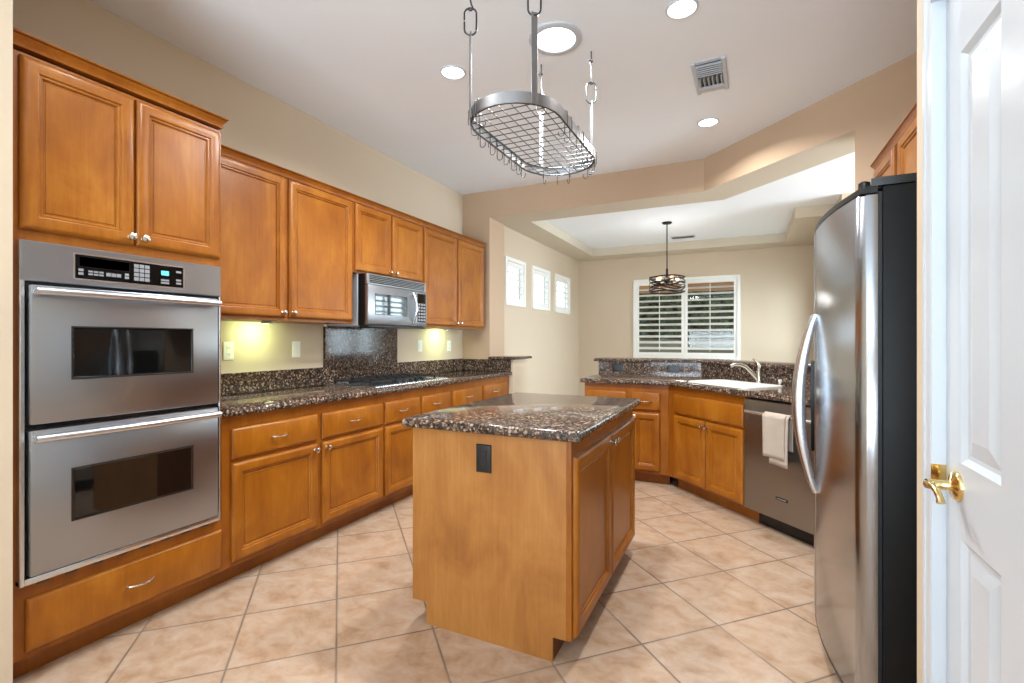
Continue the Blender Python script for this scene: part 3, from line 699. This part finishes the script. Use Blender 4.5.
# local x runs toward the camera (-Y), local -y faces the room (-X)
FW = FY1 - FY0
obj('cabinet', MB().box(0.006, FW - 0.006, 0.058, 0.735, 0.02, 1.742, 0.006, 2), M_blackp, fr, 40)
obj('gasket', MB().box(0.012, FW - 0.012, 0.0455, 0.0585, 0.10, 1.725), M_gasket, fr, 0)
obj('base_grille', MB().box(0.01, FW - 0.01, 0.03, 0.057, 0.02, 0.092), M_blackpl, fr, 0)
xc = 0.455
def bowd(x): return 0.062 * (1 - ((x - xc) / 0.47) ** 2)
def fdoor(xa, xb, zlo, zhi):
    n = 20; rings = []
    cr = 0.012
    def outline(ins):
        P = []
        TT = [0, .008, .018, .03, .045, .065] + [.1 + .8 * k / 14 for k in range(15)] + [.935, .955, .97, .982, .992, 1]
        for tt in TT:
            x = xa + ins + (xb - xa - 2 * ins) * tt
            e = min(x - xa, xb - x); rd = 0.022 * max(0, 1 - e / 0.026) ** 2
            P.append((x, -bowd(x) + rd + ins))
        P.append((xb - ins, 0.045)); P.append((xa + ins, 0.045)); return P
    for ins, z in ((0.006, zlo), (0.0, zlo + 0.008), (0.0, zhi - 0.008), (0.006, zhi)):
        rings.append([(x, y, z) for x, y in outline(ins)])
    return MB().loops(rings)
split = 0.455 - 0.055
fd1 = obj('freezer_door', fdoor(0.0, split - 0.003, 0.100, 1.720), M_steelv, fr, 40)
fd2 = obj('fresh_food_door', fdoor(split + 0.003, FW, 0.100, 1.720), M_steelv, fr, 40)
def fcap(xa, xb):
    P = [(xa + (xb - xa) * i / 14, -bowd(xa + (xb - xa) * i / 14) + 0.002) for i in range(15)] + [(xb, 0.045), (xa, 0.045)]
    return MB().prism(P, 1.7205, 1.738)
obj('top_trim', fcap(0.0, split - 0.003), M_blackpl, fd1, 30); obj('top_trim', fcap(split + 0.003, FW), M_blackpl, fd2, 30)
def fbot(xa, xb):
    P = [(xa + (xb - xa) * i / 14, -bowd(xa + (xb - xa) * i / 14) + 0.002) for i in range(15)] + [(xb, 0.045), (xa, 0.045)]
    return MB().prism(P, 0.090, 0.0998)
obj('bottom_trim', fbot(0.0, split - 0.003), M_blackpl, fd1, 30); obj('bottom_trim', fbot(split + 0.003, FW), M_blackpl, fd2, 30)
def fhandle(x):
    P = []
    for i in range(25):
        t = i / 24; P.append((x, -bowd(x) - 0.002 - 0.061 * math.sin(PI * t) ** 0.8, 0.640 + 0.725 * t))
    return MB().tube(P, [0.012 + 0.011 * math.sin(PI * i / 24) for i in range(25)], 12, flat=0.75)
obj('handle', fhandle(split - 0.045), M_bright, fd1, 50); obj('handle', fhandle(split + 0.045), M_bright, fd2, 50)
dx0, dx1 = 0.085, 0.300
disp = obj('dispenser', MB().loops([[(x, y, z) for x, y in [(dx0, -bowd(dx0) - 0.012), ((dx0 + dx1) / 2, -bowd((dx0 + dx1) / 2) - 0.014), (dx1, -bowd(dx1) - 0.012), (dx1, 0.0), (dx0, 0.0)]] for z in (0.78, 1.17)]), M_pglass, fd1, 30)
obj('hinge_cover', MB().loops([[(x, y, z) for x, y in [(FW - 0.175, 0.06), (FW - 0.012, 0.03), (FW - 0.004, 0.06), (FW - 0.004, 0.30), (FW - 0.03, 0.34), (FW - 0.15, 0.34), (FW - 0.175, 0.30)]] for z in (1.7425, 1.768)]), M_blackpl, fr, 30)
obj('hinge_cover', MB().box(0.01, 0.15, 0.04, 0.30, 1.7425, 1.768, 0.008, 2), M_blackpl, fr, 30)
obj('hinge_pin', MB().lathe([(0.016, 1.7385), (0.016, 1.764), (0.010, 1.768)], 14, T(FW - 0.045, 0.018, 0)).box(FW - 0.06, FW - 0.03, 0.018, 0.07, 1.7386, 1.752), M_blackpl, fr, 30)
mb = MB()
for xx in (0.06, FW - 0.06):
    for yy in (0.10, 0.68): mb.lathe([(0.02, 0.0), (0.02, 0.0205)], 12, T(xx, yy, 0))
obj('leveling_feet', mb, M_blackpl, fr, 30)
# cabinets above and beyond it
R90 = -PI / 2
wall_cabinet('narrow maple wall cabinet beside the angled wall, its crown showing left of the refrigerator top', (0.74, 3.705, 0), R90, 0.512, 1.085 - 0.741, 1.385, 2.357,
             [(0.035, 0.462, 1.405, 2.300, None)], 'maple cabinets above the refrigerator', (True, False))
wall_cabinet('two-door maple cabinet hung directly over the refrigerator', (0.74, 3.1925, 0), R90, 0.955, 1.085 - 0.741, 1.830, 2.357,
             [(0.040, 0.465, 1.848, 2.300, None), (0.490, 0.915, 1.848, 2.300, None)], 'maple cabinets above the refrigerator')

# ------------------------------------------------------------------ white door and casing
DXp, DY1, DY0 = 0.418, 1.432, 0.818
dr = thing('door_1', 'white panelled closet door at the right edge with a brass lever', 'door', (DXp, DY1, 0), R90, kind='structure')
dwid = DY1 - DY0
panels = [(0.080, 0.262), (0.352, 0.534)]; zr = [(0.22, 0.836), (0.998, 1.876)]
mb = MB()
xs = [0.0] + [v for p in panels for v in p] + [dwid]; zs = [0.008] + [v for p in zr for v in p] + [2.035]
for i in range(len(xs) - 1):
    for j in range(len(zs) - 1):
        if i % 2 == 1 and j % 2 == 1:
            mb.rects(xs[i], xs[i + 1], zs[j], zs[j + 1], [(0, 0.0), (0.012, -0.009), (0.020, -0.010), (0.050, -0.003), (0.054, -0.002)], False, True)
        else: mb.add([(xs[i], 0, zs[j]), (xs[i + 1], 0, zs[j]), (xs[i + 1], 0, zs[j + 1]), (xs[i], 0, zs[j + 1])], [(0, 1, 2, 3)])
mb.box(0, dwid, 0.012, 0.035, 0.008, 2.035)
for a, b in (((0, 0), (0, 0.012)), ((dwid, 0), (dwid, 0.012))):
    mb.add([(a[0], a[1], 0.008), (a[0], b[1], 0.008), (a[0], b[1], 2.035), (a[0], a[1], 2.035)], [(0, 1, 2, 3)])
obj('door_leaf', mb, M_white, dr, 0)
lv = obj('lever_handle', MB().lathe([(0.0325, 0), (0.0325, 0.003), (0.028, 0.009), (0.014, 0.012), (0.0105, 0.018), (0.0105, 0.042)], 24, T(0.066, 0, 0.944) @ RX(PI / 2))
   .tube([(0.062, -0.040, 0.944), (0.062, -0.050, 0.944), (0.074, -0.053, 0.944), (0.092, -0.050, 0.945), (0.110, -0.048, 0.940), (0.124, -0.047, 0.930), (0.130, -0.047, 0.920)], [0.010, 0.010, 0.009, 0.007, 0.0065, 0.0065, 0.008], 12), M_brass, dr, 50)
obj('strike_plate', MB().box(0.0, 0.002, 0.003, 0.030, 0.930, 0.975).box(-0.001, 0.0, 0.003, 0.010, 0.930, 0.975), M_brass, dr, 0, (-0.0035, -0.030, 0))
mb = MB()
cas = [(0, 0.0), (0, 0.007), (0.005, 0.010), (0.016, 0.010), (0.020, 0.007), (0.040, 0.006), (0.046, 0.009), (0.054, 0.009), (0.058, 0.005), (0.058, 0.0)]
cz = 2.06
A, Bv = [], []
rings = []
ya, yb = 1.495, 0.754
for o, h in cas:
    rings.append([(0.40 - h, ya - o, 0.0), (0.40 - h, ya - o, cz + 0.055 - o), (0.40 - h, yb + o, cz + 0.055 - o), (0.40 - h, yb + o, 0.0)])
mb.loops(rings, False, False, closed=False)
mb.box(0.392, 0.46, 1.4345, 1.441, 0, cz).box(0.392, 0.46, 0.809, 0.816, 0, cz).box(0.392, 0.46, 0.809, 1.441, cz - 0.018, cz - 0.005)
struct('trim_1', mb, M_white, 'white moulded casing around the closet door', 'door casing', 25)

# ------------------------------------------------------------------ pot rack
RKX, RKY, RKZ, RW, RL = -0.977, 2.372, 2.285, 0.222, 0.495
rk = thing('hanging_pot_rack', 'oval steel pot rack hung from the ceiling over the island', 'pot rack', (RKX, RKY, RKZ))
sy = RL - RW
def oval(off, z, n=14):
    P = []
    for c, a0 in ((sy, 0), (-sy, PI)):
        for i in range(n + 1):
            a = a0 + PI * i / n; P.append(((RW + off) * math.cos(a), c + (RW + off) * math.sin(a), z))
    return P
rn = [oval(0, 0), oval(0, 0.050), oval(-0.003, 0.050), oval(-0.003, 0.0), oval(0, 0)]
obj('band', MB().loops(rn, False, False), M_rack, rk, 30)
mb = MB()
def half_w(y):
    e = abs(y) - sy
    return RW - 0.003 if e <= 0 else math.sqrt(max(0, (RW - 0.003) ** 2 - e * e))
for i in range(-3, 4):
    x = i * 0.056; yl = sy + math.sqrt((RW - 0.003) ** 2 - x * x); mb.tube([(x, -yl, 0.010), (x, yl, 0.010)], 0.0022, 6)
for i in range(-8, 9):
    y = i * 0.058; h = half_w(y)
    if h > 0.03: mb.tube([(-h, y, 0.0145), (h, y, 0.0145)], 0.0022, 6)
obj('grid', mb, M_iron, rk, 40)
obj('rim_rod', MB().tube(oval(-0.008, 0.002), 0.004, 6, closed=True).tube(oval(-0.008, 0.048), 0.003, 6, closed=True), M_iron, rk, 40)
zt = ZC - RKZ
for sxn, syn in ((-1, -1), (1, -1), (1, 1), (-1, 1)):
    px, py = sxn * RW * r2, syn * (sy + RW * r2); ang = math.atan2(syn, sxn)
    Mx = T(px, py, 0) @ RZ(ang + PI / 2)       # local x tangent, local y: -outward
    zl = zt - 0.30
    st = obj('hanger_strap', MB().box(-0.014, 0.014, -0.006, -0.002, -0.002, zl + 0.004, 0.0008, M=Mx), M_strap, rk, 30)
    lk0, lk1, yc = zl - 0.010, zl + 0.115, -0.004
    Lm = T(px, py, 0) @ T(math.cos(ang) * -yc, math.sin(ang) * -yc, 0) @ RZ(0.42)
    hh = (lk1 - lk0) / 2 - 0.028; zc_ = (lk0 + lk1) / 2
    link = []
    for i in range(33):
        a = 2 * PI * i / 32; zz = zc_ + (hh if math.sin(a) > 0.01 else -hh if math.sin(a) < -0.01 else 0) + 0.028 * math.sin(a)
        link.append((0.028 * math.cos(a), 0, zz))
    if sxn < 0: k0 = 16
    else: k0 = 1
    link = link[:-1]; link = link[k0:] + link[:k0]
    obj('chain_link', MB().tube(link + [(-0.028, 0, zc_ + 0.009)] if sxn < 0 else [(0.028, 0, zc_ + 0.022)] + link[:-1] + [(0.028, 0, zc_ + 0.012)], 0.0042, 8, M=Lm), M_iron, rk, 50)
    z1_ = lk1 - 0.004; zc2 = zt - 0.065
    sh = [(0.011 * math.cos(a), 0, z1_ + 0.004 - 0.011 * math.sin(a)) for a in [0.3 + PI * 1.0 * i / 8 for i in range(9)]]
    sh = [(-p[0], p[1], p[2]) for p in sh] + [(0.004, 0, z1_ + 0.022), (0.0, 0, z1_ + 0.04), (0.0, 0, zc2 - 0.03), (-0.004, 0, zc2 - 0.012)]
    sh += [(-0.003 + 0.011 * math.cos(a), 0, zc2 + 0.011 * math.sin(a)) for a in [PI - PI * i / 6 for i in range(1, 7)]]
    obj('hanger_rod', MB().tube(sh, 0.0038, 8, M=Lm), M_iron, rk, 50)
    hk_ = [(0.0, 0, zt - 0.001), (0.0, 0, zc2 + 0.035), (-0.006, 0, zc2 + 0.022)] + [(0.0 + 0.012 * math.cos(a), 0, zc2 + 0.010 + 0.012 * math.sin(a)) for a in [PI * 0.8 + 1.1 * PI * i / 9 for i in range(10)]]
    obj('ceiling_hook', MB().tube(hk_, 0.0036, 8, M=Lm @ RZ(PI / 2)), M_iron, rk, 50)
def hook_mb():
    P = [(0.006, 0, -0.016), (0.007, 0, 0.0), (0.006, 0, 0.050), (0.0, 0, 0.0555), (-0.005, 0, 0.050), (-0.006, 0, 0.0), (-0.006, 0, -0.045)]
    P += [(-0.006 - 0.016 + 0.016 * math.cos(a), 0, -0.045 + 0.016 * math.sin(a)) for a in [-PI * 1.15 * i / 9 for i in range(1, 10)]]
    return MB().tube(P, 0.0021, 6)
hk = None
def place_hook(x, y, ang, label):
    global hk
    if hk is None:
        hk = obj('pot_hook', hook_mb(), M_iron, smooth=50); o = hk
    else: o = hk.copy(); C.objects.link(o)
    o.location = (RKX + x, RKY + y, RKZ); o.rotation_euler = (0, 0, ang)
    tag(o, label, 'hook', 'pot hooks on the oval rack')
ORD = ['nearest', 'second', 'third', 'fourth', 'fifth', 'sixth', 'seventh', 'last']
for i, y in enumerate([-0.24, -0.13, -0.055, 0.03, 0.125, 0.195, 0.26]):
    place_hook(-RW, y, PI + random.uniform(-.3, .3), 'small steel hook on the left rim of the pot rack, %s from the near end' % (ORD[i] if i else 'first'))
for i, y in enumerate([-0.20, -0.13, -0.02, 0.06, 0.16, 0.24]):
    place_hook(RW, y, random.uniform(-.3, .3), 'small steel hook on the right rim of the pot rack, %s from the near end' % (ORD[i] if i else 'first'))
for i, a in enumerate([-2.55, -2.12, -2.02]):
    place_hook(RW * math.cos(a), -sy + RW * math.sin(a), a + random.uniform(-.2, .2), 'small steel hook on the near curve of the pot rack, %s from the left' % (['first', 'second', 'third'][i]))
for i, a in enumerate([2.3, 1.9, 1.55, 0.9, 0.55, 0.35]):
    place_hook(RW * math.cos(a), sy + RW * math.sin(a), a, 'small steel hook on the far curve of the pot rack, %s from the left' % (['first', 'second', 'third', 'fourth', 'fifth', 'last'][i]))

# ------------------------------------------------------------------ ceiling fittings
def can(x, y, label, power, col=WARM, r=0.068, seen=True):
    t = thing('recessed_light', label, 'ceiling light', (x, y, ZC), 0, 'recessed ceiling lights')
    obj('trim_ring', MB().lathe([(r + 0.014, -0.0005), (r + 0.012, -0.006), (r + 0.004, -0.009), (r, -0.004), (r, -0.0005)], 32, cap0=False, cap1=False), M_white, t, 40)
    obj('lens', MB().lathe([(r, -0.003), (0.002, -0.004)], 32, cap0=False), M_diff, t, 40)
    area('can_lamp', (0, 0, -0.012), (0, 0, 0), r * 1.9, r * 1.9, power, col, 2.6, True, t)
can(-1.678, 2.643, 'lit recessed can light left of the pot rack', 21)
can(-0.289, 2.642, 'lit recessed can light at the top edge right of the skylight', 21)
can(-0.255, 4.109, 'lit recessed can light near the far beam, beyond the air vent', 17)
can(-1.55, 1.30, 'added recessed can light in front of the double oven, out of view', 10)  # extra can out of view, added to lighten the upper left wall
st = thing('tubular_skylight', 'large round skylight lens in the ceiling behind the pot rack', 'skylight', (-0.967, 2.600, ZC))
obj('trim_ring', MB().lathe([(0.152, -0.0005), (0.150, -0.008), (0.135, -0.014), (0.115, -0.012), (0.111, -0.004)], 40, cap0=False, cap1=False), M_white, st, 40)
obj('lens', MB().lathe([(0.112, -0.006), (0.08, -0.012), (0.002, -0.015)], 40, cap0=False), M_skyl, st, 40)
area('skylight_daylight', (0, 0, -0.022), (0, 0, 0), 0.21, 0.21, 40, (0.88, 0.96, 1.0), 2.9, True, st)
# air vents
vt = thing('ceiling_vent', 'white louvered air vent in the kitchen ceiling', 'vent', (-0.196, 3.395, ZC), math.radians(-1))
mb = MB().box(-0.100, -0.074, -0.205, 0.205, -0.016, -0.001, 0.004).box(0.074, 0.100, -0.205, 0.205, -0.016, -0.001, 0.004).box(-0.075, 0.075, -0.205, -0.175, -0.006, -0.001).box(-0.075, 0.075, 0.150, 0.205, -0.006, -0.001)
obj('frame', mb, M_white, vt, 30)
obj('duct_opening', MB().box(-0.074, 0.074, -0.175, 0.150, -0.0025, -0.0012), M_black, vt, 0)
for i in range(6): obj('louver', MB().box(-0.074, 0.074, -0.0025, 0.0025, -0.011, 0.011, M=T(0, -0.163 + i * 0.024, -0.012) @ RX(-0.6)), M_white, vt, 0)
for i in range(6): obj('vane', MB().box(-0.0025, 0.0025, -0.058, 0.058, -0.009, 0.009, M=T(-0.065 + i * 0.026, 0.055, -0.011) @ RY(0.35)), M_white, vt, 0)
for i in range(3): obj('louver', MB().box(-0.074, 0.074, -0.0025, 0.0025, -0.011, 0.011, M=T(0, 0.118 + i * 0.014, -0.010) @ RX(-1.0)), M_white, vt, 0)
v2 = thing('ceiling_vent', 'thin grey air vent in the dining room tray ceiling', 'vent', (-0.81, 7.55, ZT), math.radians(0))
obj('frame', MB().box(-0.17, 0.17, -0.08, 0.08, -0.010, -0.001, 0.003), M_white, v2, 30)
mb = MB()
for i in range(5): mb.box(-0.15, 0.15, -0.0535 + i * 0.024, -0.0425 + i * 0.024, -0.014, -0.0095)
obj('slots', mb, M_iron, v2, 0)
# under-cabinet lamps
for yy, lab in ((2.20, 'small lit puck lamp under the wall cabinet next to the oven cabinet'), (4.36, 'small lit puck lamp under the wall cabinet right of the microwave')):
    t = thing('cabinet_light', lab, 'lamp', (XL + 0.15, yy, 1.385), 0, 'puck lamps under the wall cabinets')
    obj('housing', MB().lathe([(0.034, -0.0005), (0.036, -0.012), (0.032, -0.016), (0.028, -0.015)], 24, cap1=False), M_white, t, 40)
    obj('lens', MB().lathe([(0.028, -0.015), (0.002, -0.016)], 24, cap0=False), M_puck, t, 40)
    area('puck_lamp', (0, 0, -0.022), (0, 0.75, 0), 0.05, 0.05, 2.0, (0.80, 1.0, 0.46), PI, True, t)

# ------------------------------------------------------------------ pendant in the dining room
pd = thing('pendant_light', 'dark bronze drum pendant with woven bands and lit bulbs in the dining room', 'pendant light', (-0.90, 6.55, ZT))
obj('canopy', MB().lathe([(0.062, -0.001), (0.062, -0.012), (0.05, -0.022), (0.015, -0.026)], 24), M_bronze, pd, 40)
obj('rod', MB().tube([(0, 0, -0.02), (0, 0, -0.60)], 0.0075, 8).lathe([(0.014, -0.60), (0.016, -0.70), (0.045, -0.74), (0.03, -0.79), (0.006, -0.80)], 16), M_bronze, pd, 40)
zb = -0.915
for k in range(5):
    ph_ = k * 1.3; amp = 0.024 if 0 < k < 4 else 0.004
    base = zb + 0.012 + k * 0.047
    R = [[], [], [], []]
    for i in range(48):
        a = 2 * PI * i / 48; zz = base + amp * math.sin(3 * a + ph_)
        rr = 0.220 + 0.003 * (k % 2)
        for j, (dr_, dz) in enumerate(((0, -0.009), (0.003, -0.009), (0.003, 0.009), (0, 0.009))):
            R[j].append(((rr + dr_) * math.cos(a), (rr + dr_) * math.sin(a), zz + dz))
    R.append(R[0])
    obj('drum_band', MB().loops(R, False, False), M_bronze, pd, 40)
for i in range(5):
    a = 2 * PI * i / 5 + 0.3; x, y = math.cos(a), math.sin(a)
    ar = obj('arm', MB().tube([(0.02 * x, 0.02 * y, -0.775), (0.09 * x, 0.09 * y, -0.80), (0.13 * x, 0.13 * y, -0.795)], 0.006, 6).tube([(0.13 * x, 0.13 * y, -0.80), (0.13 * x, 0.13 * y, -0.765)], 0.012, 8)
       .tube([(0.10 * x, 0.10 * y, -0.80), (0.221 * x, 0.221 * y, -0.81)], 0.004, 6), M_bronze, pd, 40)
    obj('bulb', MB().lathe([(0.010, -0.766), (0.021, -0.745), (0.024, -0.728), (0.016, -0.708), (0.002, -0.700)], 12, T(0.13 * x, 0.13 * y, 0)), M_bulb, ar, 60)
pl = bpy.data.lights.new('pendant_glow', 'POINT'); pl.energy = 10; pl.color = WARM; pl.shadow_soft_size = 0.08
plo = bpy.data.objects.new('pendant_glow', pl); C.objects.link(plo); plo.parent = pd; plo.location = (0, 0, -0.70)

# ------------------------------------------------------------------ windows and shutters
def shutter_panel(t, x0, x1, z0, z1, pitch, tilt, rod=True, chord=0.088):
    p = obj('shutter_panel', MB(), M_shut) if False else None
    s = 0.045; rl = 0.055
    mb = MB().box(x0, x0 + s, -0.028, 0, z0, z1, 0.002).box(x1 - s, x1, -0.028, 0, z0, z1, 0.002).box(x0 + s, x1 - s, -0.028, 0, z0, z0 + rl).box(x0 + s, x1 - s, -0.028, 0, z1 - rl, z1)
    pn = obj('shutter_panel', mb, M_shut, t, 30)
    mb = MB(); n = int((z1 - z0 - 2 * rl) / pitch); off = ((z1 - z0 - 2 * rl) - (n - 1) * pitch) / 2
    for i in range(n):
        zc = z0 + rl + off + i * pitch; R = []
        for xx in (x0 + s + 0.002, x1 - s - 0.002):
            R.append([(xx, -0.014 + chord / 2 * math.cos(a) * math.cos(tilt) - 0.005 * math.sin(a) * math.sin(tilt), zc + chord / 2 * math.cos(a) * math.sin(tilt) + 0.005 * math.sin(a) * math.cos(tilt)) for a in [2 * PI * j / 10 for j in range(10)]])
        mb.loops(R)
    obj('louvers', mb, M_shut, pn, 40)
    if rod:
        xm = (x0 + x1) / 2; yr = -0.014 - chord / 2 * math.cos(tilt) - 0.006
        obj('tilt_rod', MB().box(xm - 0.006, xm + 0.006, yr - 0.008, yr, z0 + rl + 0.02, z1 - rl - 0.02, 0.002), M_shut, pn, 30)
    return pn
def window(n, loc, rz, w, z0, z1, label, slab_label, panels, pitch, tilt, depth, casing=True, mull=True):
    t = thing('window_%d' % n, label, 'window', loc, rz, kind='structure')
    fw = 0.035; mb = MB()
    yo = depth - 0.05
    mb.box(0, fw, yo, yo + 0.04, z0, z1).box(w - fw, w, yo, yo + 0.04, z0, z1).box(fw, w - fw, yo, yo + 0.04, z0, z0 + fw).box(fw, w - fw, yo, yo + 0.04, z1 - fw, z1)
    if mull: mb.box(w / 2 - 0.025, w / 2 + 0.025, yo, yo + 0.04, z0 + fw, z1 - fw)
    obj('window_frame', mb, M_white, t, 0)
    obj('window_pane', MB().box(fw, w - fw, yo + 0.018, yo + 0.022, z0 + fw, z1 - fw), M_glass, t, 0)
    s = thing('plantation_shutters', slab_label, 'shutters', loc, rz)
    b = 0.045 if casing else 0.02
    fy0 = -0.022 if casing else 0.0
    mb = MB().box(0, b, fy0, 0.03, z0, z1, 0.003).box(w - b, w, fy0, 0.03, z0, z1, 0.003).box(b, w - b, fy0, 0.03, z0, z0 + b).box(b, w - b, fy0, 0.03, z1 - b, z1)
    obj('shutter_frame', mb, M_shut, s, 30)
    pw = (w - 2 * b) / panels
    for i in range(panels): shutter_panel(s, b + i * pw + 0.002, b + (i + 1) * pw - 0.002, z0 + b + 0.002, z1 - b - 0.002, pitch, tilt).location = (0, 0.024, 0)
    return t
window(1, (BX0, YB, 0), 0, BX1 - BX0, BZ0, BZ1, 'wide window in the dining room back wall', 'pair of white plantation shutters open on the wide back window', 2, 0.098, 0.45, 0.16)
for i, (a, b) in enumerate(wins):
    window(2 + i, (XDW, a, 0), L90, b - a, WZ0, WZ1, ['small square window nearest the kitchen', 'middle one of the three small square windows', 'small square window nearest the dining corner'][i],
           ['white shutter on the small window nearest the kitchen', 'white shutter on the middle small window', 'white shutter on the small window nearest the dining corner'][i], 1, 0.085, 0.12, 0.085, True, False)
window(5, (XR, RY1, 0), R90, RY1 - RY0, RZ0, RZ1, 'side window of the dining room, seen only in reflections', 'white shutters on the side window, seen only in reflections', 2, 0.098, 0.55, 0.16)

# ------------------------------------------------------------------ outdoors, seen through the back window
struct('ground', MB().box(-14, 14, 8.62, 26, -0.3, -0.05).box(-14, -3.25, -6, 8.62, -0.3, -0.05), M_ground, 'pale gravel yard outside the back window', 'ground')
bm = bmesh.new(); bmesh.ops.create_grid(bm, x_segments=120, y_segments=40, size=1)
hmb = MB(); rng = random.Random(3); nx, nz = 60, 34; rows = []
for j in range(nz + 1):
    row = []
    for i in range(nx + 1):
        x = -3.4 + 5.4 * i / nx; z = -0.05 + 2.75 * j / nz
        row.append((x, 12.2 + 0.5 * (j / nz) ** 3 + rng.uniform(-0.12, 0.12), z + rng.uniform(-.05, .05)))
    rows.append(row)
rows.append([(p[0], p[1] + 1.2, p[2]) for p in rows[-1]]); rows.append([(p[0], 14.0, -0.05) for p in rows[0]])
hmb.loops(rows, False, False, closed=False); bm.free()
tag(obj('hedge', hmb, M_leaf, smooth=0), 'dense green hedge outside the back window', 'hedge', kind='stuff')
struct('garden_wall', MB().box(-3.6, 2.4, 11.3, 11.5, -0.05, 1.28), plain('block_wall', srgb(112, 112, 96), 0.9, scale=9, var=0.25), 'grey green garden wall low behind the back window', 'garden wall')
struct('patio_eave', MB().box(-2.6, 1.6, 10.0, 10.35, 2.24, 2.75).box(-2.6, 1.6, 8.52, 10.35, 2.75, 2.9), M_eave, 'tan patio beam seen across the top of the back window', 'eave')
